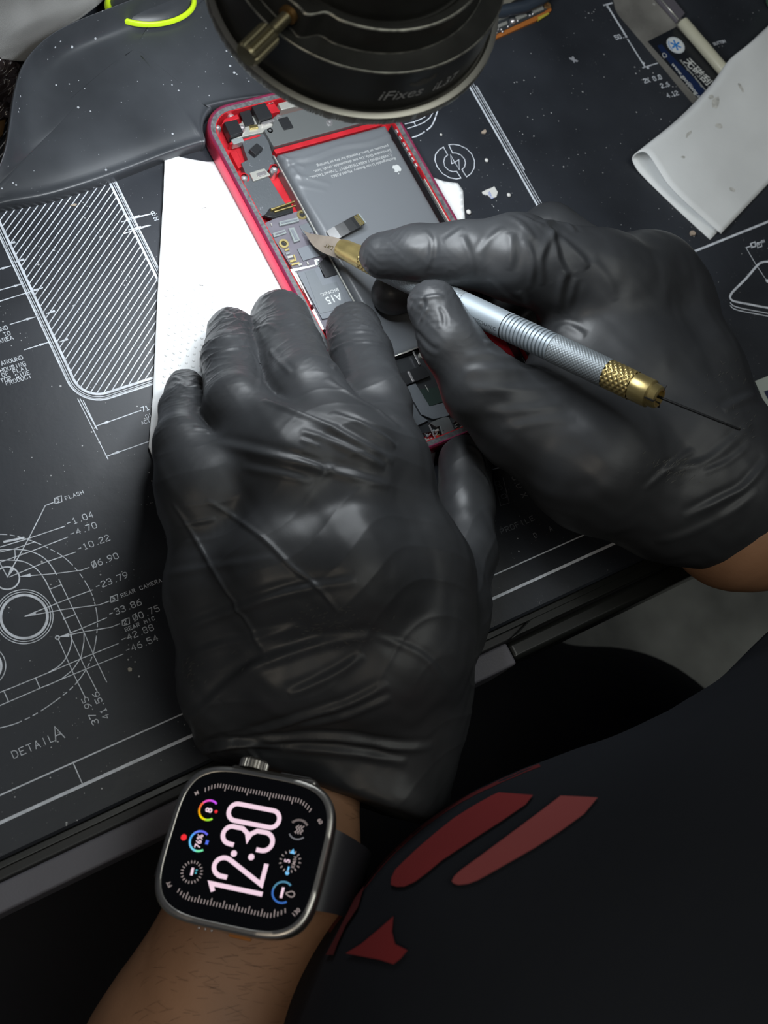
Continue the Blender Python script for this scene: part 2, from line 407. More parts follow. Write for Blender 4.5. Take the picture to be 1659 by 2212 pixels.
K = MB()                                    # everything printed in white on the mat
Kf = MB()                                   # worn print
def W2(px, py): return P(px, py, 0)[:2]
def ln(pts, w=.32, mb=None, closed=False): (mb or K).stroke([W2(*p) for p in pts], w, .04, closed)
def arrow(tip, tail, L=3.0, wd=.9):
    a = W2(*tip); b = W2(*tail); d = (b - a) / np.linalg.norm(b - a); n = np.array([-d[1], d[0]])
    K.poly([tuple(a), tuple(a + d * L + n * wd / 2), tuple(a + d * L - n * wd / 2)], .17)
def dim(tip, tail, w=.32, L=3.0): ln([tip, tail], w); arrow(tip, tail, L)
def txt(s, px, py, h, w=.3, ang=0., xs=.95, sp=5.6, mb=None):
    p = W2(px, py); letter(mb or K, s, p[0], p[1], h, w, xs=xs, sp=sp, z=.04, ang=math.radians(ang))
def hline(y, x0, x1, w): K.stroke([(x0, y), (x1, y)], w, .04)
def vline(x, y0, y1, w): K.stroke([(x, y0), (x, y1)], w, .04)
# frame of the drawing
hline(-119.7, -420, 330, .42); hline(-126.8, -420, 330, .95)
for px, py in ((158, 1648), (1800, 900)):
    x = W2(px, py)[0]; vline(x, -126.6, -119.8, .3)
x = W2(158, 1648)[0]; vline(x, -126.6, -119.7, .3)
ln([(1500, 543), (1659, 479), (1760, 440)], .95)
txt('2', 1312, 1163, 2.2, .25)
# the hatched phone screen
xa, xb, yb = -120.3, -77.4, W2(263, 842)[1]
r = 8.0
for off, w in ((0, .85), (1.0, .22), (1.6, .22), (2.1, .5)):
    x0, x1, y0 = xa - off + 1.0, xb + off - 1.0, yb - off + .6; rr = r + off
    pts = [(x0, 90), (x0, y0 + rr)] + [(x0 + rr + rr * math.cos(t), y0 + rr + rr * math.sin(t)) for t in np.linspace(math.pi, 1.5 * math.pi, 12)] \
        + [(x1 - rr + rr * math.cos(t), y0 + rr + rr * math.sin(t)) for t in np.linspace(1.5 * math.pi, 2 * math.pi, 12)] + [(x1, 90)]
    K.stroke(pts, w, .04)
d = W2(300, 714) - W2(200, 870); d = d / np.linalg.norm(d)
X0, X1, Y0 = xa + 1.2, xb - 1.2, yb + 1.0
def inside(p):
    x, y = p
    if x < X0 or x > X1 or y < Y0: return False
    if y < Y0 + 7.5:
        if x < X0 + 7.5 and math.hypot(x - X0 - 7.5, y - Y0 - 7.5) > 7.5: return False
        if x > X1 - 7.5 and math.hypot(x - X1 + 7.5, y - Y0 - 7.5) > 7.5: return False
    return True
nrm = np.array([d[1], -d[0]]); c0 = W2(263, 700)
for i in range(-45, 46):
    q = c0 + nrm * i * 1.78
    ts = [t for t in np.arange(-140, 140, .4) if inside(q + d * t) and (q + d * t)[1] < 92]
    if len(ts) > 4: K.stroke([q + d * ts[0], q + d * ts[-1]], .34, .04)
# dimensions round it
for tip, tail in (((104, 740), (53, 756)), ((128, 739), (146, 733)), ((76, 685), (22, 701)), ((100, 678), (116, 673)), ((50, 613), (0, 627)), ((92, 622), (0, 651)),
                  ((23, 575), (0, 582)), ((33, 567), (48, 562)), ((14, 529), (30, 524))):
    dim(tip, tail)
ln([(0, 627), (50, 613)]); ln([(-40, 664), (92, 622)])
dim((275, 473), (327, 462), L=4.5); dim((278, 497), (322, 487), L=4.5); ln([(262, 480), (332, 461)]); ln([(268, 505), (325, 487)])
txt('O', 330, 467, 1.7, .3); txt('SC', 334, 477, 1.1, .22)
def q7(s, x, y):                               # set to end at the given point
    h = 1.3; p = W2(x / 3.456, 560 + y / 3.456); wd = (len(s) * 6.0 - 2.0) * h / 6 * .95
    letter(K, s, p[0] - wd, p[1], h, .22, xs=.95, sp=6.0, z=.04)
q7('AROUND', 60, 522); q7('UP TO', 80, 563); q7('AREA', 100, 596)
q7('AROUND', 173, 744); q7('HOUSING', 194, 790); q7('OF FLAT', 207, 822); q7('TOP SIDE', 226, 856); q7('PRODUCT', 236, 884)
ln([(173, 862), (209, 927)], .3); ln([(168, 862), (233, 992)], .3)
ln([(180, 866), (210, 928)], .3)
dim((207, 921), (304, 887), L=4.2); dim((230, 986), (330, 951), L=4.2)
txt('71', 308, 890, 1.6, .26); txt('DISP', 317, 904, 1.2, .2); txt('ACTIVE', 307, 918, 1.2, .2)
# detail A: the camera island drawing
def z8(x, y): return (x / 3.2525, 1020 + y / 3.2525)
def L8(pts, w=.26, mb=None): ln([z8(*p) for p in pts], w, mb)
def circ8(cx, cy, rpx, w):
    c = W2(*z8(cx, cy)); e = W2(*z8(cx + rpx, cy)); rr = np.linalg.norm(e - c)
    K.stroke(arc(c[0], c[1], rr, 0, 360, 60)[:-1], w, .04, closed=True)
circ8(50, 745, 86, .45); circ8(170, 1015, 163, .8); circ8(170, 1015, 186, .25); circ8(170, 1015, 203, .25)
circ8(-120, 1365, 128, .7); circ8(-120, 1365, 160, .25)
circ8(403, 1163, 13, .35)
L8([(50, 738), (200, 470), (318, 236), (372, 215)], .3); arrow(z8(50, 745), z8(85, 680), 3.4, 1.2)
L8([(30, 490), (165, 462)], .7); L8([(-60, 545), (190, 470), (455, 381)], .28); L8([(-60, 575), (100, 540), (245, 490)], .25)
L8([(-60, 655), (210, 560), (475, 458)], .26); L8([(65, 738), (300, 640), (530, 563)], .26)
L8([(140, 735), (400, 712), (570, 690), (625, 670)], .26); arrow(z8(138, 735), z8(190, 728), 3.2, 1.1)
L8([(175, 1013), (480, 890), (650, 828)], .26); L8([(175, 1015), (450, 965), (700, 932), (765, 908)], .26); arrow(z8(172, 1015), z8(225, 1000), 3.4, 1.2)
L8([(415, 1160), (570, 1100), (748, 1024)], .26); L8([(420, 1158), (600, 1120), (780, 1090), (840, 1066)], .26); arrow(z8(414, 1160), z8(462, 1150), 3, 1.1)
L8([(340, 1410), (560, 1315), (830, 1205)], .24); L8([(-60, 1665), (300, 1510), (600, 1385), (865, 1278)], .24)
L8([(-60, 1570), (100, 1508), (380, 1392)], .24)
# body outline with rounded corners
c = [z8(*p) for p in ((-60, 625), (60, 618), (170, 630), (255, 680), (315, 755), (352, 830), (420, 965), (480, 1090), (503, 1160), (495, 1230), (460, 1310), (410, 1365), (345, 1405))]
K.stroke(catmull([W2(*p) for p in c], 6), .3, .04)
c = [z8(*p) for p in ((-60, 555), (60, 542), (190, 550), (290, 590), (350, 645), (398, 720))]
K.stroke(catmull([W2(*p) for p in c], 6), .3, .04)
L8([(413, 752), (520, 975), (590, 1125), (660, 1290), (750, 1475)], .24); L8([(590, 1125), (590, 1190), (570, 1300), (510, 1390), (430, 1455), (330, 1500)], .26)
L8([(352, 822), (432, 790)]); L8([(445, 1033), (526, 1000)]); L8([(250, 1447), (282, 1520)]); L8([(30, 1545), (60, 1612)])
L8([(104, 546), (108, 600), (100, 615)], .24); L8([(0, 640), (48, 728)], .24)
L8([(412, 1178), (520, 1425), (597, 1580)], .24); L8([(495, 1150), (600, 1380), (682, 1540)], .24)
dash = [(-80, 438), (60, 440), (200, 475), (320, 525), (445, 595), (550, 700), (630, 825), (665, 920), (683, 1020), (680, 1130), (655, 1270), (605, 1385), (520, 1500), (400, 1600), (250, 1700), (100, 1770), (-60, 1810)]
dd = catmull([W2(*z8(*p)) for p in dash], 24)
i = 0; pat = [22, 4, 5, 4, 5, 4]; j = 0
while i < len(dd) - 2:
    n = pat[j % 6]
    if j % 2 == 0: K.stroke(dd[i:min(i + n + 1, len(dd))], .26, .04)
    i += n; j += 1
def T8(s, x, y, h, w=.28, xs=1.0, mb=None, ang=0, sp=6.2): txt(s, *z8(x, y), h, w, xs=xs, mb=mb, ang=ang, sp=sp)
A8 = 3
for s, x, y in (('-1.04', 478, 380), ('-4.70', 503, 455), ('-10.22', 553, 560), ('o6.90', 655, 672), ('-23.79', 681, 825), ('-33.86', 776, 1018)): T8(s, x, y, 1.85, .25)
T8('o0.75', 945, 1045, 1.85, .25); T8('-42.88', 862, 1198, 1.85, .25); T8('-46.54', 892, 1273, 1.85, .25)
T8('FLASH', 465, 195, 1.1, .2, 1.1); T8('REAR CAMERA', 856, 880, 1.1, .2, 1.1); T8('REAR MIC', 886, 1120, 1.1, .2, 1.1)
for s, x, y in (('3', 385, 222), ('3', 778, 915), ('2', 860, 1080)):
    L8([(x, y), (x + 12, y - 42) if False else (x - 2, y - 38), (x + 46, y - 56), (x + 50, y - 14), (x, y)], .24)
    T8(s, x + 15, y - 11, 1.15, .22)
T8('37.95', 694, 1760, 1.85, .22, ang=90); T8('41.56', 770, 1722, 1.85, .22, ang=90)
T8('DETAIL', 98, 2012, 2.1, .2, 1.0, sp=6.3); T8('A', 392, 1892, 4.1, .3)
# charging mark, camera corner, long triple line beyond the phone
def zz(x, y): return (850 + x / 6.636, 220 + y / 6.636)
vline(74.3, -28, 125, .85); vline(75.5, -28, 125, .28); vline(76.5, -28, 125, .28); vline(77.3, 20, 60, .5)
for half in ([(715, 650), (775, 765), (735, 800), (718, 860), (735, 930), (790, 985), (850, 1003), (905, 1000), (965, 1095), (900, 1108), (800, 1090), (700, 1030), (625, 935), (592, 840), (600, 760), (650, 690)],
             [(790, 618), (845, 735), (900, 738), (965, 765), (1015, 820), (1030, 880), (1015, 940), (980, 975), (1045, 1078), (1110, 1030), (1155, 950), (1160, 850), (1120, 750), (1040, 670), (940, 625), (860, 612)]):
    ln([zz(*p) for p in half], .34, closed=True)
ln([zz(*p) for p in ((815, 760), (875, 870), (935, 832), (942, 975), (880, 872), (832, 888))], .34, closed=True)
ln([zz(*p) for p in ((165, 320), (290, 290), (400, 245), (450, 215))], .34); ln([zz(*p) for p in ((200, 385), (340, 340), (440, 295), (520, 230), (560, 165))], .34)
ln([zz(*p) for p in ((285, 285), (315, 340))], .3)
for s in (((270, 512), (310, 500)), ((315, 502), (370, 475), (418, 450)), ((430, 440), (440, 432)), ((480, 405), (530, 365), (555, 330)), ((562, 318), (570, 300)), ((578, 285), (600, 225)), ((605, 205), (628, 140))):
    ln([zz(*p) for p in s], .5)
# upper right corner of the drawing
ln([(1304, 12), (1322, 7)], .7); ln([(1311, 12), (1353, 80)], .9); ln([(1356, 86), (1393, 145)], .7); ln([(1388, 147), (1420, 137)], .5)
K.disc(W2(1313, 16), .7, .17); K.disc(W2(1390, 137), .6, .17); K.disc(W2(1399, 147), .6, .17)
txt('58.1', 1331, 86, 1.95, .42, xs=.95); txt('2X 8.8', 1393, 180, 1.95, .42, xs=.95); txt('2.6', 1430, 190, 1.95, .42, xs=.95); txt('4.12', 1443, 211, 1.95, .42, xs=.95)
txt('BUTTON', 1543, 98, 1.25, .3, xs=1.0)
def zr(x, y): return (1490 + x / 5.266, 480 + y / 5.266)
sh = [(890, 450), (830, 455), (770, 490), (640, 640), (500, 780), (460, 840), (470, 880), (520, 905), (700, 940), (890, 975), (1100, 1010)]
K.stroke(catmull([W2(*zr(*p)) for p in sh], 5), .9, .04)
for o_ in (30, 62):
    K.stroke(catmull([W2(*zr(x, y + o_ + 8)) for x, y in ((462, 880), (500, 915), (600, 945), (760, 975), (890, 1000), (1100, 1040))], 5), .45, .04)
ln([zr(640, 292), zr(685, 275)], .5); ln([zr(640, 292), zr(750, 480), zr(870, 660)], .3); K.disc(W2(*zr(880, 670)), .8, .17)
for x in (690, 760): ln([zr(x, 245), zr(x + 50, 225), zr(x + 58, 275), zr(x + 12, 292)], .4, closed=True)
txt('1', *zr(708, 282), 1.1, .3); txt('3', *zr(778, 260), 1.1, .3); txt('SW', *zr(825, 235), 1.0, .25)
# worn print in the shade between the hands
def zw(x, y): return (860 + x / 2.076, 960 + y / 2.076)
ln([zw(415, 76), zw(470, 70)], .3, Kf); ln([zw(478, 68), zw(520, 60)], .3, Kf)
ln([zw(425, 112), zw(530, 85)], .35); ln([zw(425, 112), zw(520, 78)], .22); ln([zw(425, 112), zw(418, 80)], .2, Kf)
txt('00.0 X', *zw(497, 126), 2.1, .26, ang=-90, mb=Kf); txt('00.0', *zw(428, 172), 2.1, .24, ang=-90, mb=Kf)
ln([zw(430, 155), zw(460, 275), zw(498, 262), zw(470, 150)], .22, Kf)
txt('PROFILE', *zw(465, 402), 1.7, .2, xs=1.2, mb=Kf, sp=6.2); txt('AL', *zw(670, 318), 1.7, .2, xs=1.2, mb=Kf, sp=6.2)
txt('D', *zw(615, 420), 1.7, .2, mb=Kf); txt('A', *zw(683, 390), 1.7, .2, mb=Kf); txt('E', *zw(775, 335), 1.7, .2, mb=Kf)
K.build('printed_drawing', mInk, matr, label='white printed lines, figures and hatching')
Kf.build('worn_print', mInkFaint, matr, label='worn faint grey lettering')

# ------------------------------------------------------------------ black moulded base, upper left
base = root('microscope_stand', P(240, 200, 0), 'black moulded plastic microscope base with a lime-ringed hollow, upper left', 'microscope stand')
front = [P(-160, 500, 0), P(-60, 478, 0), P(0, 459, 0), P(105, 439, 0), P(236, 397, 0), P(359, 350, 0), P(425, 328, 0), np.array([-42.0, 61.6, 0]), np.array([-40.9, 62.2, 0]), np.array([-40.0, 66.4, 0])]
bk = [np.array([-37.4, 70.6, 0]), np.array([-33.4, 73.4, 0]), np.array([-28.5, 74.5, 0]), np.array([38, 75.2, 0]), np.array([60, 130, 0]), np.array([40, 175, 0]),
      P(520, -95, 18), P(400, -48, 18), P(270, 2, 18), P(181, 36, 18), P(127, 61, 18), P(84, 91, 18), P(46, 137, 18), P(25, 201, 18), P(0, 344, 17), P(-60, 430, 14)]
loop = front + bk
ztop = [4, 4.5, 5, 5, 5, 5, 5, 5.2, 5.4, 5.6, 6.0, 6.5, 6.8, 6.9, 14, 18, 18, 18, 18, 18, 18, 18, 18, 18, 17, 10]
LP = [np.array([p[0], p[1], zt]) for p, zt in zip(loop, ztop)]
LP = catmull(LP, 6, closed=True)
n = len(LP); cen = np.array([-50., 105., 0])
V = []; F = []
prof = [(1.00, 0, 0), (1.003, .5, 0), (1.0, .8, 0), (.992, .97, 0), (.972, 1.0, 0), (.958, .93, .2), (.935, .70, 1.2), (.89, .42, 3.2), (.81, .18, 5.0), (.68, .04, 6.1), (.45, 0, 6.4), (.25, 0, 6.7), (.08, 0, 6.8)]
for s, k, add in prof:
    for p in LP:
        q = cen + (p - cen) * s
        V.append((q[0], q[1], p[2] * k + add))
for l in range(len(prof) - 1):
    F += [(l * n + i, l * n + (i + 1) % n, (l + 1) * n + (i + 1) % n, (l + 1) * n + i) for i in range(n)]
F.append(tuple(range((len(prof) - 1) * n, len(prof) * n)))
o = np_obj('base_shell', V, F, mBase, base)
md = o.modifiers.new('sub', 'SUBSURF'); md.levels = 1; md.render_levels = 1
rc = P(326, 8, 8.0)
rd = P(430, 0, 8) - P(218, 30, 8); fr = frame((rc[0], rc[1], 8.2), (rd[0], rd[1], 0), (-rd[1], rd[0], 0)); fr = (fr[0], fr[1], fr[2] * .60, fr[3])
MB(fr).lathe([(15.2, .1), (15.2, 1.6), (15.9, 2.0), (16.9, 1.6), (17.3, .1)], 64).build('lime_ring', mLime, base, smooth=True, label='lime green ring')
MB(fr).lathe([(0.01, 2.2), (9, 2.2), (13.5, 1.6), (15.2, .2)], 48).build('hollow_pad', mBase, base, smooth=True)

# ------------------------------------------------------------------ soft things, upper left
def hsheet(name, quad, nx, ny, zf, material, label, cat, thick=.6):
    a, b, c, d_ = [np.array(q, float) for q in quad]; V = []
    for j in range(ny + 1):
        for i in range(nx + 1):
            u, v = i / nx, j / ny
            q = (a * (1 - u) + b * u) * (1 - v) + (d_ * (1 - u) + c * u) * v
            V.append((q[0], q[1], zf(u, v)))
    F = [(j * (nx + 1) + i, j * (nx + 1) + i + 1, (j + 1) * (nx + 1) + i + 1, (j + 1) * (nx + 1) + i) for j in range(ny) for i in range(nx)]
    o = np_obj(name, V, F, material); tag(o, label, cat)
    md = o.modifiers.new('thick', 'SOLIDIFY'); md.thickness = thick * MM; md.offset = 1
    return o
def ns(u, v, s, seed=0):
    return math.sin(u * s * 1.7 + seed + 1.3 * math.sin(v * s + seed)) * math.cos(v * s * 1.3 + 2 * seed + math.sin(u * s * .9)) 
hsheet('cloth', [P(-260, 150, 0), P(52, 150, 0), P(330, -60, 0), P(60, -260, 0)], 70, 60,
       lambda u, v: 5 + 1.6 * ns(u, v, 5, 1) + .5 * ns(u, v, 11, 2), mCloth,
       'grey ribbed cloth lying behind the black microscope base', 'cloth')
hsheet('plastic_bag', [P(-190, 330, 0), P(22, 270, 0), P(44, 150, 0), P(-160, 140, 0)], 60, 40,
       lambda u, v: 4 + 1.5 * ns(u, v, 8, 4) + 1.2 * ns(u, v, 21, 5) + .6 * abs(ns(u, v, 45, 6)), mat('crinkled_black_plastic', (.03, .022, .022), .18, spec=.7, bump=(220, .5, .6)),
       'crinkled black plastic bag at the left edge beside the microscope base', 'bag', .2)
hsheet('wooden_offcut', [P(-120, 420, 0), P(6, 300, 0), P(18, 236, 0), P(-120, 300, 0)], 4, 4, lambda u, v: 1.5, mat('brown_wood', (.16, .09, .035), .6), 'brown strip peeping out beside the black microscope base', 'offcut', 1.5)

# ------------------------------------------------------------------ paper under the phone
poly = [P(355, 334, .25), P(352, 420, .25), P(340, 620, .25), P(329, 860, .25), P(320, 968, .25), P(333, 1003, .25), P(700, 1120, .25), P(935, 1018, .25), P(1004, 472, .25), P(1000, 412, .25), P(989, 396, .25), P(958, 392, .25), P(700, 300, .25), P(520, 348, .25), P(447, 350, .25), P(400, 343, .25)]
poly2 = [tuple(p[:2]) for p in poly]
bm = bmesh.new(); vs = [bm.verts.new((p[0], p[1], .05)) for p in poly2]; f = bm.faces.new(vs)
bmesh.ops.triangulate(bm, faces=[f])
for it in range(6):
    es = [e for e in bm.edges if e.calc_length() > 2.2]
    if not es: break
    bmesh.ops.subdivide_edges(bm, edges=es, cuts=1, use_grid_fill=False); bmesh.ops.triangulate(bm, faces=bm.faces[:])
V = np.array([v.co[:] for v in bm.verts]); F = [tuple(v.index for v in f.verts) for f in bm.faces]; bm.verts.ensure_lookup_table(); bm.free()
e0, e1 = np.array(poly2[0]), np.array(poly2[4]); dl = (e1 - e0) / np.linalg.norm(e1 - e0); nl = np.array([dl[1], -dl[0]])
if nl @ (np.array(poly2[8]) - e0) > 0: nl = -nl
for q in V:
    dd_ = -((q[:2] - e0) @ nl)      # distance in from the left edge
    if dd_ > 1.2 and -dd_ > -28:
        gx, gy = q[0] * .42, q[1] * .42
    q[2] = .05 + max(0, 1 - max(dd_, 0) / 14) ** 2 * (1.2 + .25 * math.sin(q[1] * .9)) 
o = np_obj('paper_sheet', V, F, mPaper)
tag(o, 'white paper sheet lying under the red phone, left edge lifted', 'paper')
md = o.modifiers.new('thick', 'SOLIDIFY'); md.thickness = .35 * MM; md.offset = 1
D_ = MB()                                    # embossed dimples of the kitchen-roll sheet
random.seed(5)
for i in range(-4, 12):
    for j in range(0, 16):
        p = P(352, 830, 0)[:2] + np.array([i * 2.6 + (j % 2) * 1.3 + random.uniform(-.25, .25), j * 2.25 + random.uniform(-.25, .25)])
        dd_ = -((p - e0) @ nl)
        pr = RW.T @ (np.array([p[0], p[1], 0]) - CAM); px = FPX * pr[0] / pr[2] + 829.5; py = FPX * pr[1] / pr[2] + 1106
        if dd_ > 3 and 610 < py < 960 and 350 < px < 560:
            zb = .4 + max(0, 1 - dd_ / 14) ** 2 * 1.2
            D_.sphere((p[0], p[1], zb), .55, 6, (1, 1, .55))
dm = D_.build('embossing', mPaper, o, smooth=True)
# ------------------------------------------------------------------ the opened red phone
a_ = math.radians(.8)
PHF = frame((-.2, 0, .4), (math.cos(a_), math.sin(a_), 0), (-math.sin(a_), math.cos(a_), 0))
def L(px, py, z=6.0):
    p = P(px, py, z) - PHF[0]; return (float(p @ PHF[1]), float(p @ PHF[2]))
ph = root('phone', (-.2, 0, .4), 'opened red smartphone with bare battery and circuit board, under the gloved hands', 'phone')
PM = lambda: MB(PHF)
HX, HY, OX, OY = 36.8, 73.1, -2.2, .5
def ring_loft(loops, closed_bottom=False):
    mb = PM(); n = len(loops[0][0]); vs = []
    for pts, z in loops: vs += [(p[0], p[1], z) for p in pts]
    fs = []
    for l in range(len(loops) - 1): fs += [(l * n + i, l * n + (i + 1) % n, (l + 1) * n + (i + 1) % n, (l + 1) * n + i) for i in range(n)]
    if closed_bottom: fs.append(tuple(range((len(loops) - 1) * n, len(loops) * n)))
    return mb.add(vs, fs)
rr = lambda d, r=None: rrect(OX - HX + d, OX + HX - d, OY - HY + d, OY + HY - d, max(1.0, (12.0 if r is None else r) - d), 10)
ring_loft([(rr(2.8), 0), (rr(.9), 0), (rr(.25), .35), (rr(0), 1.0), (rr(0), 6.6), (rr(.15), 7.0), (rr(.35), 7.15)]).build('frame', mRed, ph, smooth=True, auto=True)
ring_loft([(rr(.35), 7.15), (rr(.75), 7.5), (rr(1.15), 7.45), (rr(1.2), 7.0)]).build('rim_chamfer', mMagenta, ph, smooth=True, auto=True, label='shiny pink chamfered rim')
ring_loft([(rr(1.2), 7.05), (rr(2.95), 7.05), (rr(3.0), 6.6)]).build('gasket', mGasket, ph, smooth=True, auto=True, label='torn grey adhesive gasket')
ring_loft([(rr(2.9), 6.9), (rr(3.3), 6.85), (rr(3.5), 1.2)], True).build('inner_tray', mRedIn, ph, smooth=True, auto=True, label='bright red inner tray')
def part(name, poly, z0, z1, m_, par=ph, bev=.25, lab=None): return PM().prism(poly, z0, z1).build(name, m_, par, bevel=bev, label=lab)
def qpart(name, pts, z0, z1, m_, par=ph, bev=.2, lab=None): return part(name, [L(*p, z1 + .4) for p in pts], z0, z1, m_, par, bev, lab)
# --- battery: pillowed pouch with folds
bx0, bx1, by0, by1 = -17.6, 29.3, -37.2, 50.6
nx, ny = 90, 160; V = []
def fold(u, v):
    x = bx0 + u * (bx1 - bx0); y = by0 + v * (by1 - by0); z = 0
    yc = 46.0 - .02 * (x - bx0) ** 1.0 + .6 * math.sin(x * .25)
    z += .35 * math.exp(-((y - yc) / .8) ** 2) - .3 * math.exp(-((y - yc + 1.8) / .9) ** 2)
    for (ax, ay, bx_, by_, h, w) in ((-17, 49, -11, 42, .5, .7), (-16, 47, -14, 38, .45, .7), (-15, 40, -5, 33, .35, .8), (-16.5, 36, -8, 31, .25, .7), (-16.5, 30, -14.5, 10, .3, .9), (-17, 44, -9, 45.5, -.35, .8), (-16.5, 8, -15, -20, .25, .8)):
        dx, dy = bx_ - ax, by_ - ay; t = max(0, min(1, ((x - ax) * dx + (y - ay) * dy) / (dx * dx + dy * dy)))
        z += h * math.exp(-(math.hypot(x - ax - t * dx, y - ay - t * dy) / w) ** 2) * (1 - t * .5)
    return z
for j in range(ny + 1):
    for i in range(nx + 1):
        u, v = i / nx, j / ny; x = bx0 + u * (bx1 - bx0); y = by0 + v * (by1 - by0)
        e = min(x - bx0, bx1 - x, y - by0, by1 - y)
        z = 3.0 + 2.6 * (1 - math.exp(-max(e, 0) / .7)) + (fold(u, v) if e > .3 else 0)
        V.append((x, y, z if e > 1e-6 else 1.3))
F = [(j * (nx + 1) + i, j * (nx + 1) + i + 1, (j + 1) * (nx + 1) + i + 1, (j + 1) * (nx + 1) + i) for j in range(ny) for i in range(nx)]
mb = PM().add(V, F); bat = mb.build('battery', mPouch, ph, smooth=True, label='dark grey pouch battery with white lettering')
TF = frame(PHF[0] + PHF[3] * 6.0, -PHF[1], -PHF[2])      # lettering reads from the far end
def ptxt(s, a, b, size, m_=mPrintGrey, par=bat, z=-.22, sx=1.0, bold=0.0, name='lettering', align='LEFT'):
    return font_obj(name, s, TF, -a, -b, size, m_, par, z=z, sx=sx, bold=bold, align=align)
ptxt('Rechargeable Li-ion Battery  Model A2863', 25.0, 35.9, 1.62, sx=1.0)
ptxt('\u26a0WARNING / AVERTISSEMENT  Trained Technician', 25.0, 37.8, 1.62, sx=1.02)
ptxt('Serviceable Only. Do not disassemble, crush, heat,', 25.0, 39.7, 1.62, sx=1.0)
ptxt('puncture, or burn. Potential for fire or burning.', 25.0, 41.6, 1.62, sx=1.0)
# fruit mark
ax, ay = 23.2, 31.2
ap = [(0, 1.15), (.5, 1.45), (1.1, 1.35), (1.55, .9), (1.15, .35), (1.25, -.25), (1.65, -.55), (1.2, -1.35), (.7, -1.65), (.1, -1.45), (-.6, -1.6), (-1.2, -1.1), (-1.55, -.3), (-1.5, .6), (-1.05, 1.3), (-.5, 1.4)]
mb = MB(frame(PHF[0] + PHF[3] * 5.85, -PHF[1], -PHF[2]))
mb.poly([(-ax + p[0], -ay + p[1]) for p in catmull(ap, 4, True)], 0); mb.poly([(-ax + .1, -ay + 1.75), (-ax + .55, -ay + 1.95), (-ax + .8, -ay + 2.55), (-ax + .3, -ay + 2.35)], 0)
mb.build('fruit_mark', mPrintGrey, bat)
# --- right side rail with silver contacts
part('side_rail', [(30.3, 49), (31.0, 49), (31.0, -60), (30.3, -60)], 1.3, 5.6, mBlackP)
for b0, b1 in ((24, 2), (1, -8)): part('contact_strip', [(31.1, b0), (31.7, b0), (31.7, b1), (31.1, b1)], 3, 6.3, mSteel, bev=.1)
random.seed(2)
for b in (46.5, 43.5, 40.5, 38.3, 36, 33.6, 31): 
    part('contact_clip', [(30.6, b), (31.8, b + .2), (31.8, b - 1.7), (30.8, b - 1.5)], 4, 6.5, mSilver, bev=.2)
part('side_flange', [(31.8, 48), (33.0, 48), (33.0, -60), (31.8, -60)], 1.3, 6.4, mRedIn, bev=.2)
# --- left inner wall of battery bay
part('battery_wall', [(-19.6, 50), (-18.9, 50), (-18.3, -40), (-19.0, -40)], 1.3, 5.4, mSpkr, lab='dark divider with bright edge', bev=.1)
part('wall_edge', [(-19.5, 49), (-19.1, 49.4), (-18.5, -38), (-18.8, -38)], 5.4, 5.7, mSteel, bev=.05)
# --- top end: speaker bar, bracket, camera plate
part('speaker_bar', [(-17.8, 52.9), (32, 52.9), (32, 64.5), (-12, 64.5), (-14, 61), (-18.0, 60.4)], 1.3, 6.0, mSpkr, lab='long dark speaker module')
part('speaker_lip', [(-17.6, 50.7), (28, 50.7), (28, 52.7), (-17.6, 52.7)], 1.3, 4.6, mRedIn, lab='red rib')
part('speaker_tab', [(-7.8, 66.2), (14, 66.2), (14, 69.2), (-7.8, 69.2)], 1.3, 6.2, mSteel)
part('speaker_block', [(-11, 58), (-7, 58), (-7, 63), (-11, 63)], 6.0, 6.5, mBlackP)
part('bracket_plate', [(-30, 60.8), (-17.4, 60.4), (-11.0, 61.2), (-10.8, 63.4), (-16.4, 64.4), (-19, 68.4), (-22.4, 68.2), (-24, 66.2), (-29.4, 65.6)], 3.2, 4.6, mSteel, lab='polished steel bracket')
part('bracket_dark', [(-23.6, 64), (-19.6, 64.2), (-18.6, 70.2), (-23, 70)], 4.6, 5.4, mBlackP)
part('camera_block', [(-31.6, 60.8), (-26.2, 61), (-26.2, 66.6), (-31.2, 66.8)], 3, 7.0, mBlackP, lab='small black sensor block')
part('camera_block', [(-18.6, 63.6), (-12.8, 64), (-12.8, 70.2), (-18.4, 70)], 3, 7.2, mBlackP, lab='square black sensor block')
part('camera_foot', [(-31, 58.4), (-26.6, 58.6), (-26.6, 60.6), (-31, 60.6)], 2, 5, mClear)
part('camera_foot', [(-17.6, 62.2), (-12.2, 62.8), (-12.2, 63.9), (-17.6, 63.5)], 3, 6.2, mSilver)
part('copper_tab', [(-22.4, 62.4), (-19.2, 62.0), (-19.0, 63.6), (-22, 64)], 4.6, 5.6, mGold)
def screw(px, py, z, r=1.15, hole=True):
    a, b = L(px, py, z); mb = PM().lathe([(r * 1.15, 1.3), (r * 1.15, z - .7), (r, z - .3), (r * .92, z), (r * .45, z), (r * .35, z - .5), (.01, z - .55)], 20, cx=a, cy=b)
    return mb.build('screw', mSilver, ph, smooth=True, auto=True)
for q in ((527, 386, 6.3), (592, 367, 6.3), (523, 277, 6.2), (584, 222, 6.0), (602, 254, 6.2), (583, 283, 6.0), (470, 277, 5.5), (499, 252, 5.6), (712, 265, 6.5)): screw(*q)
for q in ((527, 386), (592, 367)):
    a, b = L(*q, 4); PM().lathe([(2.1, 1.3), (2.1, 4.2), (1.3, 4.6)], 20, cx=a, cy=b).build('screw_boss', mRedIn, ph, smooth=True, auto=True)
part('tray_rib', [(-33, 50), (-30.6, 50), (-30.2, 57), (-33, 57)], 1.3, 3.4, mRedIn)
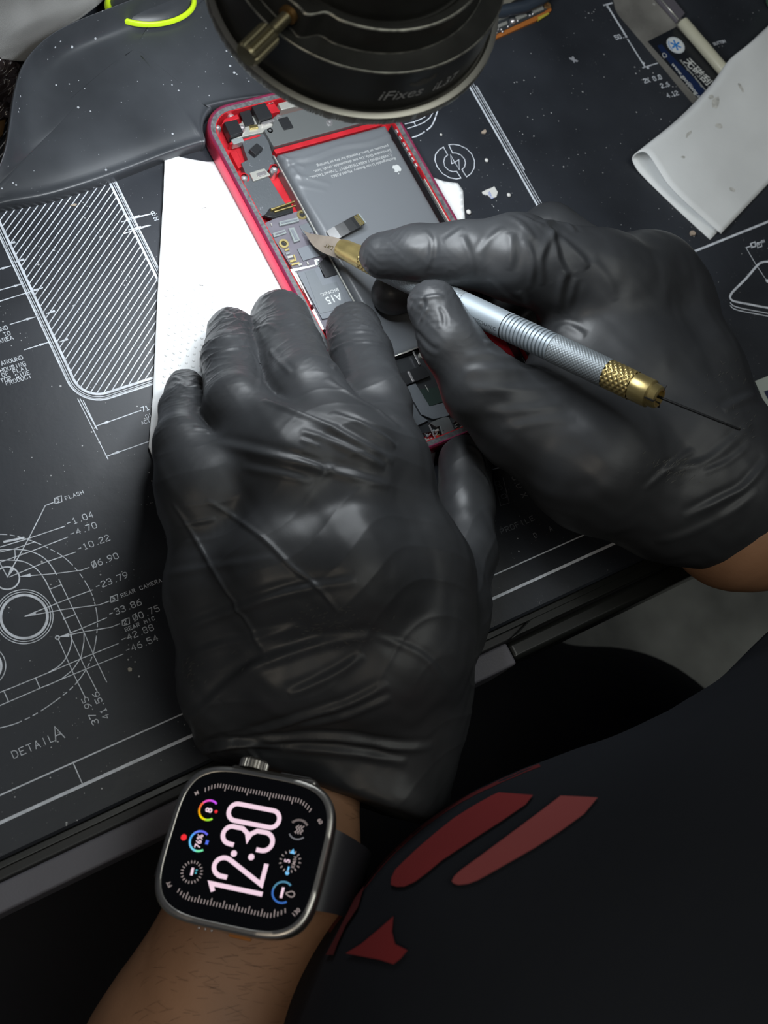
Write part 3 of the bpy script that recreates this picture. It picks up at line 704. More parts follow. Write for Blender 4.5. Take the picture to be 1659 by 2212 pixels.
part('tray_rib', [(-32, 59), (-19.6, 59.2), (-19.6, 60), (-32, 59.8)], 1.3, 4.6, mRedIn)
part('tray_rib', [(-31.8, 66.8), (-24.4, 67.4), (-24.4, 69.2), (-30, 68.6)], 1.3, 6, mRedIn)
part('tray_rib', [(-12, 66), (-8.4, 66), (-9, 70.2), (-12.4, 70)], 1.3, 6, mRedIn)
cp = [(522, 303), (538, 296), (545, 292), (575, 288), (594, 352), (584, 362), (575, 372), (592, 400), (617, 440), (560, 470), (545, 430), (524, 400), (534, 384), (521, 352), (535, 345), (528, 325)]
mPlateDots = mat('perforated_grey_plate', (.10, .11, .12), .4, metal=.3, bump=(1600, .5, .10), speck=[(1100, .30, (.24, .25, .27))])
qpart('camera_cover', cp, 1.5, 4.3, mPlateDots, lab='grey dotted shield plate', bev=.15)
part('foam_block', [(-26.0, 51.4), (-22.0, 53.2), (-23.2, 55.9), (-27.2, 54.1)], 4.3, 6.4, mBlackP)
qpart('steel_tab', [(539, 373), (571, 363), (585, 378), (548, 391)], 4.3, 5.2, mSteel); qpart('steel_tab', [(554, 374), (573, 368), (577, 376), (558, 382)], 5.2, 5.6, mSilver)
# --- lifted flex with gold tip at the board head
qpart('flex_cable', [(571, 466), (582, 450), (629, 438), (634, 457), (590, 470)], 4.0, 5.2, mDarkFlex, lab='folded black flex cable')
qpart('gold_edge', [(585, 450), (637, 432), (638, 435), (588, 453)], 5.2, 6.6, mGold); qpart('gold_edge', [(592, 455), (640, 441), (640, 444), (594, 458)], 5.2, 6.0, mGold)
# --- logic board
def z5(x, y): return (540 + x / 4.608, 420 + y / 4.608)
lb = qpart('logic_board', [z5(*p) for p in ((145, 285), (300, 215), (480, 165), (535, 150), (575, 200), (640, 330), (720, 440), (790, 600), (870, 760), (1090, 1150), (1150, 1300), (1000, 1400), (800, 1380), (740, 1340), (640, 1130), (560, 960), (460, 800), (400, 700), (310, 560), (210, 400))], 2.4, 4.2, mPCB, lab='purplish grey circuit board with white outlines', bev=.1)
def q5(name, pts, z0, z1, m_, lab=None, bev=.12): return qpart(name, [z5(*p) for p in pts], z0, z1, m_, lb, bev, lab)
q5('connector', [(290, 270), (480, 225), (490, 265), (300, 310)], 4.2, 5.2, mClear); q5('connector', [(385, 335), (440, 325), (500, 455), (440, 475)], 4.2, 5.2, mClear); q5('connector', [(225, 385), (350, 345), (365, 385), (240, 425)], 4.2, 4.9, mClear)
q5('connector_core', [(310, 275), (470, 240), (475, 252), (315, 290)], 5.2, 5.4, mChip); q5('connector_core', [(405, 350), (430, 345), (480, 445), (455, 455)], 5.2, 5.4, mChip); q5('connector_core', [(250, 390), (345, 360), (350, 372), (256, 403)], 4.9, 5.1, mPCB)
for cx_, cy_ in ((517, 203), (337, 490)):
    a, b = L(*z5(cx_, cy_), 5); PM().lathe([(1.75, 4.2), (1.75, 4.8), (1.0, 4.8), (.85, 4.2)], 24, cx=a, cy=b).build('mounting_ring', mGold, lb, smooth=True, auto=True)
    PM().disc((a, b), .86, 4.35).build('mounting_hole', mBlackP, lb)
q5('chip', [(470, 540), (660, 480), (750, 595), (530, 660)], 4.2, 4.7, mChip); q5('chip', [(490, 310), (590, 275), (640, 370), (540, 400)], 4.2, 4.5, mPlateG)
random.seed(4)
for x, y, w, h in ((345, 545, 45, 16), (355, 580, 40, 18), (370, 615, 55, 22), (395, 655, 45, 20), (410, 690, 80, 16), (430, 560 + 40, 14, 60), (480, 690, 35, 20), (565, 670, 14, 30), (205, 285, 8, 30), (590, 285, 8, 24), (660, 545 + 110, 12, 60)):
    q5('component', [(x, y), (x + w, y - w * .25), (x + w + h * .35, y - w * .25 + h), (x + h * .35, y + h)], 4.2, 4.8, random.choice([mSteel, mGold, mClear, mGold]), bev=.05)
q5('outline_trace', [(400, 745), (640, 700), (650, 712), (445, 765)], 4.2, 4.4, mTrace, bev=.02); q5('outline_trace', [(400, 745), (440, 762), (625, 1095), (600, 1085)], 4.2, 4.4, mTrace, bev=.02)
q5('outline_trace', [(640, 650), (690, 640), (692, 655), (660, 668), (675, 700), (655, 705)], 4.2, 4.45, mTrace, bev=.02)
cpu = q5('processor', [(470, 775), (655, 730), (690, 715), (740, 835), (890, 790), (1110, 1165), (720, 1240)], 4.2, 4.9, mChip, lab='grey processor package with white lettering')
q5('processor_lid', [(545, 770), (640, 745), (720, 905), (865, 870), (990, 1120), (700, 1185)], 4.9, 5.05, mPlateG, bev=.05)
q5('rubber_flap', [(680, 690), (760, 612), (830, 625), (900, 785), (755, 830)], 4.2, 5.3, mBlackP, lab='black square pad', bev=.2)
t = TF
def cputxt(s, x, y, size, sx=1., bold=.0):
    a, b = L(*z5(x, y), 5.1); font_obj('lettering', s, (PHF[0] + PHF[3] * 5.12, -PHF[1], -PHF[2], PHF[3]), -a, -b, size, mPrintGrey, cpu, sx=sx, bold=bold)
cputxt('A15', 890, 985, 4.0, .95, .06); cputxt('BIONIC', 872, 935, 1.75, 1.25)
# silver and copper edging along the board's left side
qpart('copper_edge', [z5(*p) for p in ((215, 430), (240, 430), (340, 690), (470, 890), (520, 990), (500, 985), (430, 880), (320, 690))], 2.4, 5.0, mat('copper_edge', (.55, .30, .12), .3, metal=1.), lab='copper coloured edge')
qpart('steel_rail', [z5(*p) for p in ((445, 775), (465, 770), (625, 1095), (610, 1100))], 3, 5.2, mSilver); qpart('steel_rail', [z5(*p) for p in ((600, 1160), (640, 1130), (745, 1340), (725, 1355))], 3, 5.6, mSilver)
qpart('torn_gasket', [z5(*p) for p in ((560, 1060), (600, 1130), (700, 1330), (760, 1480), (740, 1560), (640, 1290), (570, 1230))], 3, 6.6, mRedIn, lab='ragged red gasket remains')
# --- free flex lying over the battery
fl = [L(*z5(x, y), z) for x, y, z in ((790, 425, 6.5), (870, 380, 7.5), (960, 330, 8.5), (1030, 290, 9.0), (1100, 255, 9.0))]
V = []; wid = 2.35
for i, ((a, b), z) in enumerate(zip(fl, (6.2, 7.3, 8.2, 8.7, 8.8))):
    dx, dy = (fl[min(i + 1, 4)][0] - fl[max(i - 1, 0)][0], fl[min(i + 1, 4)][1] - fl[max(i - 1, 0)][1]); l_ = math.hypot(dx, dy); nx_, ny_ = -dy / l_, dx / l_
    V += [(a + nx_ * wid, b + ny_ * wid, z), (a - nx_ * wid, b - ny_ * wid, z), (a - nx_ * wid, b - ny_ * wid, z + .35), (a + nx_ * wid, b + ny_ * wid, z + .35)]
F = [(4 * i + k, 4 * i + (k + 1) % 4, 4 * i + 4 + (k + 1) % 4, 4 * i + 4 + k) for i in range(4) for k in range(4)] + [(0, 1, 2, 3), (19, 18, 17, 16)]
fx = PM().add(V, F).build('loose_flex_cable', mDarkFlex, ph, label='black flex cable lifted over the battery with a gold tip')
a, b = fl[4]; dx, dy = fl[4][0] - fl[3][0], fl[4][1] - fl[3][1]; l_ = math.hypot(dx, dy); ux, uy = dx / l_, dy / l_
for s0, s1, m_ in ((-1.6, -1.1, mGold), (-.6, .1, mGold), (.3, .7, mClear)):
    PM().prism([(a + ux * s0 - uy * 2.1, b + uy * s0 + ux * 2.1), (a + ux * s1 - uy * 2.1, b + uy * s1 + ux * 2.1), (a + ux * s1 + uy * 2.1, b + uy * s1 - ux * 2.1), (a + ux * s0 + uy * 2.1, b + uy * s0 - ux * 2.1)], 9.1, 9.5).build('gold_pin_row', m_, fx)
# --- lower end
def z4(x, y): return (820 + x / 5.53, 740 + y / 5.53)
def q4(name, pts, z0, z1, m_, lab=None, bev=.15): return qpart(name, [z4(*p) for p in pts], z0, z1, m_, ph, bev, lab)
q4('battery_tape', [(110, 185), (500, 30), (640, 30), (640, 60), (330, 90), (120, 205)], 2, 4.6, mPouch, bev=.3)
for k in range(3): PM().tube([(*L(*z4(110, 178 + 6 * k), 5), 4.6 + .2 * k), (*L(*z4(300, 120 + 8 * k), 5), 5.0 + .2 * k), (*L(*z4(520, 10 + 14 * k), 5), 4.8)], .14, 6).build('tape_edge', mSteel, ph, smooth=True)
q4('lower_plate', [(130, 210), (700, 0), (1700, 200), (1500, 900), (1250, 990), (400, 1100), (300, 680)], 1.5, 3.0, mat('black_lower_plate', (.03, .033, .036), .35, metal=.2))
q4('black_module', [(215, 375), (520, 270), (590, 370), (600, 400), (260, 530)], 3, 4.6, mBlackP, 'black plastic module')
q4('graphite_pad', [(265, 545), (430, 485), (600, 760), (860, 690), (1010, 810), (800, 880), (640, 915), (500, 860), (420, 720), (370, 655), (310, 640)], 3, 4.0, mPlateG, 'curved dark grey pad')
q4('graphite_pad', [(300, 670), (370, 660), (480, 860), (580, 930), (400, 1020)], 3, 3.8, mPlateG)
q4('green_board', [(470, 560), (760, 520), (860, 670), (620, 755), (580, 745)], 3, 3.6, mat('dark_green_board', (.02, .035, .03), .35))
q4('lower_bracket', [(590, 960), (760, 890), (830, 890), (900, 1050), (850, 1120), (760, 1130), (720, 1000), (680, 1010)], 3, 4.6, mSpkr)
q4('lower_bracket', [(890, 930), (1030, 880), (1130, 1000), (1100, 1010), (1015, 905), (900, 945)], 3, 4.8, mSpkr)
for s in (((395, 110), (410, 105), (490, 255), (475, 265)), ((335, 345), (355, 338), (420, 460), (400, 470)), ((585, 985), (600, 980), (690, 1170), (672, 1175))): q4('bright_slot', s, 4.6, 4.9, mSilver, bev=.02)
q4('bright_slot', [(540, 505), (548, 503), (590, 580), (583, 584)], 3.6, 3.75, mSteel, bev=.02)
random.seed(9)
for i in range(26):
    x = random.uniform(455, 760); y = 1170 - (x - 455) * .36 + random.uniform(-70, 30); w = random.uniform(12, 34)
    q4('component', [(x, y), (x + w, y - w * .36), (x + w * 1.3, y + w * .4), (x + w * .3, y + w * .75)], 3, random.uniform(3.6, 5), random.choice([mSteel, mGold, mBlackP, mClear, mChip]), bev=.03)
for i in range(18):
    x = random.uniform(900, 1060); y = random.uniform(950, 1040); w = random.uniform(8, 16)
    q4('component', [(x, y), (x + w, y - w * .36), (x + w * 1.3, y + w * .4), (x + w * .3, y + w * .75)], 3, 3.9, random.choice([mSteel, mGold, mClear, mBlackP]), bev=.02)
q4('port_block', [(495, 1180), (590, 1140), (605, 1180), (515, 1225)], 3, 5.5, mSteel)
a, b = L(*z4(515, 135), 5); PM().lathe([(1.2, 3), (1.2, 4), (.6, 4), (.4, 3.5), (.01, 3.4)], 18, cx=a, cy=b).build('screw', mSteel, ph, smooth=True, auto=True)
# ------------------------------------------------------------------ microscope head with LED ring (the bench light)
LN = np.array([-.093, -.033, 1.0]); LN /= np.linalg.norm(LN)
LC = np.array([-38.88, 21.79, 123.6])
e1 = np.cross([0, 1, 0], LN); e1 /= np.linalg.norm(e1)
LF = (LC, e1, np.cross(LN, e1), LN)
lamp = root('microscope', LC, 'black microscope head with ring light, knurled grey rim and brass thumbscrew, top centre', 'microscope')
def lamp_xy(px, py, h):
    r = ray(px, py); o = LC + LN * h; t = ((o - CAM) @ LN) / (r @ LN); q = CAM + r * t - o
    return float(q @ LF[1]), float(q @ LF[2])
def lang(px, py, h): x, y = lamp_xy(px, py, h); return math.atan2(y, x), math.hypot(x, y)
LM = lambda: MB(LF)
NR = 240
knurl = lambda r, h, a, j: r - (.22 if (int(a / (2 * math.pi) * 720) % 2 and j in (1, 2, 3)) else 0)
LM().lathe([(36.5, 0), (39.9, .1), (40, .5), (40, 2.5), (39.8, 2.9), (38.9, 3.25), (38.3, 3.32), (38.0, 3.0), (37.8, 1.6), (36.4, 1.4)], 720, rf=knurl).build('rim', mLampRim, lamp, smooth=True, auto=True, label='knurled grey metal rim')
aN, _ = lang(664, 90, 18)        # the notch in the collar
def sstep(x): x = max(0, min(1, x)); return x * x * (3 - 2 * x)
def collar(r, h, a, j):
    if r > 36: return r
    d = (a - aN + math.pi) % (2 * math.pi) - math.pi
    bump = 2.4 * sstep(-d / .10 + .5) if d > -1.25 else 2.4 * sstep((d + 1.75) / .4)
    if abs(d) < .2: bump += -.5 * math.exp(-((d - .09) / .05) ** 2) + .7 * math.exp(-((d + .08) / .04) ** 2)
    return r + bump * (1 if r > 29 else .6)
LM().lathe([(36.2, 1.5), (37.3, 2.2), (37.3, 18.2), (37.05, 18.5), (36.6, 18.5), (31.9, 18.1), (31.5, 18.15), (31.35, 18.5), (30.75, 25.6), (30.45, 26.0), (29.9, 26.05), (28.2, 25.8), (27.6, 25.0), (27.2, 24.2), (.01, 24.2)], 360, rf=collar).build('collar', mLampBlk, lamp, smooth=True, auto=True, label='stepped black collar')
LM().lathe([(26.6, 24.2), (26.6, 27), (26.0, 28.5), (25.6, 60), (24.5, 62), (24.5, 110), (34, 112), (34, 190), (.01, 190)], 96).build('objective_barrel', mLampBlk, lamp, smooth=True, auto=True)
mWorn = mat('worn_bare_edge', (.30, .30, .26), .35, metal=.7, var=(400, .5))
for pr_ in (((37.33, 18.1), (37.15, 18.52), (36.95, 18.55)), ((31.62, 18.22), (31.42, 18.40), (31.36, 18.6)), ((30.78, 25.7), (30.5, 26.06), (30.2, 26.1))):
    LM().lathe([(r + .03, h + .02) for r, h in pr_], 360, rf=lambda r, h, a, j: collar(r, h, a, j)).build('worn_edge', mWorn, lamp, smooth=True, label='worn bright edge of the collar step')
led = mat('led_ring', (0, 0, 0), .5, emit=((.90, .955, 1.0), RING_POWER))
LM().lathe([(24, .45), (35.5, .45)], 96).build('led_ring', led, lamp)
LM().lathe([(35.6, .4), (36.4, 1.4), (20, 5), (20, 2), (23.9, .4)], 96).build('ring_housing', mLampBlk, lamp, smooth=True, auto=True)
LM().lathe([(20, 3.5), (.01, 3.5)], 64).build('lens', mWGlass, lamp)
LM().prism(rrect(-42, 42, -42, 42, 12), 150, 178).build('focus_block', mLampBlk, lamp, bevel=3)
MB().prism([(LC[0] - 30, 60), (LC[0] + 30, 60), (LC[0] + 30, 330), (LC[0] - 30, 330)], 300, 335).build('support_arm', mLampBlk, lamp, bevel=4)
MB().lathe([(18, .1), (18, 360), (.01, 360)], 32, cx=LC[0], cy=300).build('support_column', mSteel, lamp, smooth=True, auto=True)
# thumbscrew
HS = 22.5
ang, rr_ = lang(617, 33, HS); dv = np.array([math.cos(ang), math.sin(ang)])
x1, y1 = lamp_xy(531, 122, HS); rh = math.hypot(x1, y1); ang2 = math.atan2(y1, x1)
p_in = np.array(lamp_xy(622, 33, HS)); p_out = np.array([x1, y1]); du = (p_out - p_in) / np.linalg.norm(p_out - p_in); Ls = np.linalg.norm(p_out - p_in)
def SF(s, r, a):
    return (p_in[0] + du[0] * s - du[1] * r * math.cos(a), p_in[1] + du[1] * s + du[0] * r * math.cos(a), HS + r * math.sin(a))
def revol(prof, n, mb, rf=None):
    k = len(prof); vs = []; fs = []
    for i in range(n):
        a = 2 * math.pi * i / n
        for (s, r) in prof: vs.append(SF(s, rf(r, s, a) if rf else r, a))
    for i in range(n):
        for j in range(k - 1): fs.append((i * k + j, i * k + j + 1, ((i + 1) % n) * k + j + 1, ((i + 1) % n) * k + j))
    return mb.add(vs, fs)
pr = [(-3, 1.5)] + [(q * .3, 1.5 + (.14 if int(q) % 2 else 0)) for q in range(0, int(Ls * .45 / .3) + 2)]
s0 = pr[-1][0]
scr = revol(pr, 16, LM()).build('thumbscrew', mScrewM, lamp, smooth=True, auto=True, label='brass thumbscrew')
revol([(-.8, .01), (-.8, 2.4), (.4, 2.4), (.6, 1.5)], 20, LM()).build('washer', mat('rusty_washer', (.30, .17, .06), .5, metal=.7), scr, smooth=True, auto=True)
revol([(s0 - .3, 1.6), (s0 - .3, 2.7), (s0 + .2, 3.2), (Ls - .8, 3.2), (Ls, 2.7), (Ls + .1, .01)], 72, LM(), rf=lambda r, s, a: r - (.3 if (int(a / (2 * math.pi) * 36 + .5) % 2 and r > 3) else 0)).build('knurled_knob', mScrewM, scr, smooth=False)
def warp_band(px, py, size, tilt=0):
    def w(V):
        # anchor where the ray meets the band r = 37.4
        best = None
        for h in np.arange(3, 18, .05):
            x, y = lamp_xy(px, py, h); d = abs(math.hypot(x, y) - 37.42)
            if (best is None or d < best[0]) and (x * ray(px, py) @ LF[1] + y * ray(px, py) @ LF[2] if False else True): best = (d, h, math.atan2(y, x))
        _, h0, a0 = best
        A = a0 + V[:, 0] / 37.42; H = h0 + V[:, 1]; R_ = 37.42 + V[:, 2]
        return LC + (R_ * np.cos(A))[:, None] * LF[1] + (R_ * np.sin(A))[:, None] * LF[2] + H[:, None] * LN
    return w
mEngr = mat('grey_lamp_lettering', (.55, .56, .54), .5, var=(700, .3))
font_obj('lettering', 'iFixes', LF, 0, 0, 5.4, mEngr, lamp, shear=.2, warp=warp_band(814, 216, 5))
font_obj('lettering', 'iL37', LF, 0, 0, 4.6, mEngr, lamp, shear=.2, warp=warp_band(932, 197, 5), bold=.02)
mbx = LM()
random.seed(3)
a0_, _r = lang(905, 175, 13.5)
top = [(a0_ + .005 * i, 14.6 + .5 * math.sin(i * .35) + (i - 15) * .04) for i in range(-14, 26)]
bot = [(a0_ + .005 * i, 13.4 - 1.6 * max(0, 1 - ((i - 8) / 21) ** 2) + random.uniform(-.12, .12) + (i - 8) * .03) for i in range(-14, 26)]
pl = top + bot[::-1]
mbx.add([(37.36 * math.cos(a), 37.36 * math.sin(a), h) for a, h in pl], [(i, i + 1, 79 - i - 1, 79 - i) for i in range(39)])
mbx.build('rubbed_patch', mat('rubbed_anodising', (.10, .09, .07), .45, metal=.3), lamp)

# ------------------------------------------------------------------ precision knife held in the right hand
T0 = P(655, 497, 6.5); T1 = P(1425, 860, 80)
ax = (T1 - T0) / np.linalg.norm(T1 - T0)
side = np.cross(ax, CAM - T0); side /= np.linalg.norm(side); upv = np.cross(side, ax)
KF = (T0, ax, upv, side)      # x along the tool, y towards the lens side, z sideways (down in the photo)
knife = root('precision_knife', T0, 'grey metal precision knife with brass ends and curved blade, held in the right glove', 'knife')
LK = np.linalg.norm(T1 - T0)
def along(px, py):
    """distance along the tool of a photo point"""
    r = ray(px, py); w0 = CAM - T0; a = r @ r; b = r @ ax; c = ax @ ax; d_ = r @ w0; e = ax @ w0
    return float((a * e - b * d_) / (a * c - b * b))
def kr(prof, n=48, rf=None):
    mb = MB(KF); k = len(prof); vs = []; fs = []
    for i in range(n):
        a = 2 * math.pi * i / n
        for (s, r) in prof:
            q = rf(r, s, a) if rf else r; vs.append((s, q * math.cos(a), q * math.sin(a)))
    for i in range(n):
        for j in range(k - 1): fs.append((i * k + j, i * k + j + 1, ((i + 1) % n) * k + j + 1, ((i + 1) % n) * k + j))
    return mb.add(vs, fs)
sA = along(745, 545); sB = along(782, 572); sC = along(812, 600); sD = along(1000, 660); sE = along(1092, 710); sF = along(1195, 755); sG = along(1312, 808); sH = along(1368, 834); sI = LK
R0 = 4.45
# blade: flat curved steel leaf
up = [(0, .15), (3, .1), (7, -.7), (11, -1.7), (15, -2.5), (sA + 3, -3.0)]
lo = [(0, 0), (3, 1.5), (6, 3.0), (9, 3.8), (13, 4.1), (sA + 3, 3.4)]
lo = [(s, v) for s, v in lo]; kv = []
prf = catmull([(*p, 0) for p in up], 5) + catmull([(*p, 0) for p in lo], 5)[::-1]
nn_ = len(prf); mb = MB(KF)
mb.add([(p[0], .22, p[1]) for p in prf] + [(p[0], -.22, p[1]) for p in prf], [tuple(range(nn_)), tuple(range(nn_, 2 * nn_))[::-1]] + [(i, (i + 1) % nn_, nn_ + (i + 1) % nn_, nn_ + i) for i in range(nn_)])
bld = mb.build('blade', mBlade, knife, label='curved steel blade, heat-tinted')
font_obj('lettering', '35   DKL', (T0, -ax, side * -1, upv), -13.2 if False else -sA + 1.2, -2.1, 2.1, mGold, bld, z=.26)
kr([(sA - 2.6, 3.0), (sA - .5, 3.4), (sB - 1, 3.9), (sB, 4.0)], 40).build('collet_nose', mBrass, knife, smooth=True, auto=True, label='brass nose')
dia = lambda nA, nS, d: (lambda r, s, a: r - d * (.5 + .5 * math.cos(a * nA + s * nS)) * (.5 + .5 * math.cos(a * nA - s * nS)))
def span(a, b, r0, r1, n): return [(a + (b - a) * i / n, r0 + (r1 - r0) * i / n) for i in range(n + 1)]
kr(span(sB, sC, 4.0, 4.25, 24), 96, dia(12, 3.6, .5)).build('knurled_collar', mBrass, knife, smooth=True, label='knurled brass collar')
kr(span(sC, sD, 4.3, R0, 90), 120, dia(20, 5.0, .35)).build('front_grip', mAluDk, knife, smooth=True, label='knurled grey grip')
body = kr([(sD, R0 - .1), (sD + .6, R0)] + span(sD + 1, sE, R0, R0, 4), 48).build('barrel', mAlu, knife, smooth=True, auto=True, label='smooth pale blue-grey barrel')
rg = []; nR = 13
for i in range(nR):
    s = sE + (sF - sE) * i / nR; w = (sF - sE) / nR
    rg += [(s, R0 - .35), (s + w * .25, R0 - .35), (s + w * .35, R0 + .05), (s + w * .85, R0 + .05), (s + w * .98, R0 - .35)]
kr(rg, 48).build('ringed_grip', mAlu, knife, smooth=True, auto=True)
kr(span(sF, sG, R0 + .15, R0 + .15, 80), 120, dia(24, 5.6, .32)).build('rear_grip', mAluDk, knife, smooth=True, label='knurled grey rear grip')
kr(span(sG, sH, R0 + .1, R0 + .1, 30), 96, dia(12, 3.4, .6)).build('knurled_collar', mBrass, knife, smooth=True, label='knurled brass collar')
kr([(sH, R0 - .3), (sH + .5, R0 - .05), (sI - 3.2, R0 - .1), (sI - 2.6, R0 - .7), (sI - .4, R0 - 1.0), (sI, R0 - 1.5), (sI, 2.4), (sI - 2, 2.2), (sI - 2, .01)], 48, rf=lambda r, s, a: r).build('end_chuck', mBrass, knife, smooth=True, auto=True, label='brass end chuck')
for k in range(3):
    a = 2 * math.pi * k / 3 + .4; mb = MB(KF); c, s_ = math.cos(a), math.sin(a)
    mb.add([(x, c * r - s_ * w, s_ * r + c * w) for x in (sI - 2.9, sI + .03) for r in (2.2, 4.2) for w in (-.22, .22)], [(0, 1, 3, 2), (4, 6, 7, 5), (0, 4, 5, 1), (2, 3, 7, 6), (0, 2, 6, 4), (1, 5, 7, 3)]).build('chuck_slot', mBlackP, knife)
Tn = P(1598, 928, 99)
loc_n = Tn - T0; MB(KF).tube([(sI - 4, 0, 0), (float(loc_n @ ax), float(loc_n @ upv), float(loc_n @ side))], [.42, .36], 12).build('needle', mNeedle, knife, smooth=True, auto=True)
font_obj('lettering', 'MECHANIC', (T0, ax, -side, upv), sE - 10.2, -3.2, 1.8, mat('dark_print', (.06, .07, .08), .5), body, warp=lambda V: T0 + V[:, :1] * ax + ((R0 + .03) * np.sin(-V[:, 1] / R0))[:, None] * side + ((R0 + .03) * np.cos(-V[:, 1] / R0))[:, None] * upv)

# ------------------------------------------------------------------ watch
SW = .885
wx = np.array([.664, -.587, .463]); wx /= np.linalg.norm(wx); wy = np.array([.663, .749, -.001]); wy -= wx * (wx @ wy); wy /= np.linalg.norm(wy); wn = np.cross(wx, wy)
WC = CAM + .88 * (np.array([-131.2, -162.7, -5.]) - wy * .9 - CAM)
WF = (WC, wy * SW, -wx * SW, wn * SW)     # x reads along the display, y is 12 o'clock, z out of the glass
watch = root('smart_watch', WC - wn * 12, 'titanium smart watch showing 12:30 on the left wrist below the glove cuff', 'watch')
WM = lambda: MB(WF)
def wl(loops, name, m_, par=watch, lab=None, cap=False):
    mb = WM(); n = len(loops[0][0]); vs = []; fs = []
    for pts, z in loops: vs += [(p[0], p[1], z) for p in pts]
    for l in range(len(loops) - 1): fs += [(l * n + i, l * n + (i + 1) % n, (l + 1) * n + (i + 1) % n, (l + 1) * n + i) for i in range(n)]
    if cap: fs.append(tuple(range((len(loops) - 1) * n, len(loops) * n)))
    return mb.add(vs, fs).build(name, m_, par, smooth=True, auto=True, label=lab)
sq = lambda d, e=4.0: squircle(24.0 - d, 25.4 - d, e, 128)
wl([(sq(6.5), -12.2), (sq(4.5), -11.8), (sq(2.2), -10.0), (sq(.8), -7.0), (sq(.25), -4.0), (sq(.1), -1.2), (sq(.35), -.5), (sq(.9), 0), (sq(1.9), .12), (sq(2.1), 0), (sq(2.25), -.5)], 'case', mTi, lab='brushed titanium case')
glass = wl([(sq(2.2), -.6), (sq(2.25), -.15), (sq(2.7), .0), (sq(3.4), .04)], 'display_glass', mWGlass, cap=True, lab='black glass display')
# crown guard, crown and buttons (hand side)
WM().prism(rrect(21.4, 24.9, -16.0, 12.0, 1.6), -9.0, -2.0).build('crown_guard', mTi, watch, bevel=1.1, seg=4)
cr = []; mb = WM(); NC = 90
for i in range(NC):
    a = 2 * math.pi * i / NC; r = 4.5 - (.34 if i % 3 == 0 else 0)
    for x, q in ((24.6, 1.0), (27.1, 1.0), (27.8, .88)): cr.append((x, 5.6 + r * q * math.cos(a), -5.0 + r * q * math.sin(a)))
mb.add(cr, [(3 * i + k, 3 * ((i + 1) % NC) + k, 3 * ((i + 1) % NC) + k + 1, 3 * i + k + 1) for i in range(NC) for k in range(2)] + [tuple(3 * i + 2 for i in range(NC))])
mb.build('crown', mTi, watch, smooth=False, label='ridged crown')
WM().prism(rrect(24.6, 25.5, -13.5, -3.5, .5), -7.2, -4.6).build('side_button', mTi, watch, bevel=.4)
WM().prism(rrect(-24.4, -23.3, -7.5, -.5, .5), -6.6, -5.4).build('action_button', mat('orange_button', (.45, .17, .04), .4), watch, bevel=.3)
for k, y in enumerate((8.6, 6.6, 4.6)): WM().sphere((-23.85, y, -5.0), .42, 6).build('speaker_hole', mSilver, watch, smooth=True)
# strap: goes round the wrist from both the 12 and the 6 o'clock sides
def strap(sgn):
    pts = [(0, 21.0 * sgn, -6.0), (0, 25.5 * sgn, -8.2), (0, 29.5 * sgn, -14), (0, 31.0 * sgn, -23), (0, 29.0 * sgn, -33), (0, 22 * sgn, -42), (0, 10 * sgn, -47), (0, 0, -48)]
    c = catmull(pts, 6); vs = []; n = len(c)
    for i, p in enumerate(c):
        d = c[min(i + 1, n - 1)] - c[max(i - 1, 0)]; d /= np.linalg.norm(d); nn2 = np.array([0, -d[2], d[1]]) * sgn * -1
        w = 12.6 - 1.6 * min(1, i / 12)
        for x, q in ((-w, -.9), (-w + .6, 1.0), (w - .6, 1.0), (w, -.9)): vs.append((x, p[1] + nn2[1] * q, p[2] + nn2[2] * q))
    fs = [(4 * i + k, 4 * i + (k + 1) % 4, 4 * i + 4 + (k + 1) % 4, 4 * i + 4 + k) for i in range(n - 1) for k in range(4)] + [(0, 3, 2, 1), tuple(4 * (n - 1) + k for k in range(4))]
    WM().add(vs, fs).build('strap', mBandR, watch, smooth=True, auto=True, label='black rubber strap')
strap(1); strap(-1)
# the lit face
def face(name, m_, draw, z=.10):
    mb = WM(); draw(mb); mb.v = [v + wn * SW * z for v in mb.v]; return mb.build(name, m_, glass)
def sk(mb, pts, w, cl=False): mb.stroke(pts, w, 0, cl)
def digits(mb):
    w = 1.36
    sk(mb, [(-13.2, 6.0), (-11.6, 7.0), (-11.6, -8.6)], w)
    sk(mb, [(-9.0, 3.2)] + [(-6.3 + 2.7 * math.cos(t), 4.6 + 2.9 * math.sin(t)) for t in np.linspace(math.pi * 1.05, -.15 * math.pi, 16)] + [(-9.0, -8.0), (-3.5, -8.0)], w)
    for y in (2.6, -2.9): mb.disc((-1.9, y), .95, 0, 20)
    sk(mb, [(.55, 3.9)] + [(3.2 + 2.6 * math.cos(t), 4.9 + 2.6 * math.sin(t)) for t in np.linspace(math.pi * .98, -.05 * math.pi, 16)] + [(5.75, 2.0), (4.6, .2), (2.8, -.4), (4.6, -.9), (5.85, -2.6)] + [(3.2 + 2.7 * math.cos(t), -5.3 + 2.8 * math.sin(t)) for t in np.linspace(0, -math.pi, 16)] + [(.5, -4.3)], w)
    sk(mb, [(10.1 + 2.55 * math.cos(t), 5.2 + 2.5 * math.sin(t)) for t in np.linspace(0, math.pi, 16)] + [(10.1 + 2.55 * math.cos(t), -5.8 + 2.5 * math.sin(t)) for t in np.linspace(math.pi, 2 * math.pi, 16)], w, True)
face('time_digits', eW, digits)
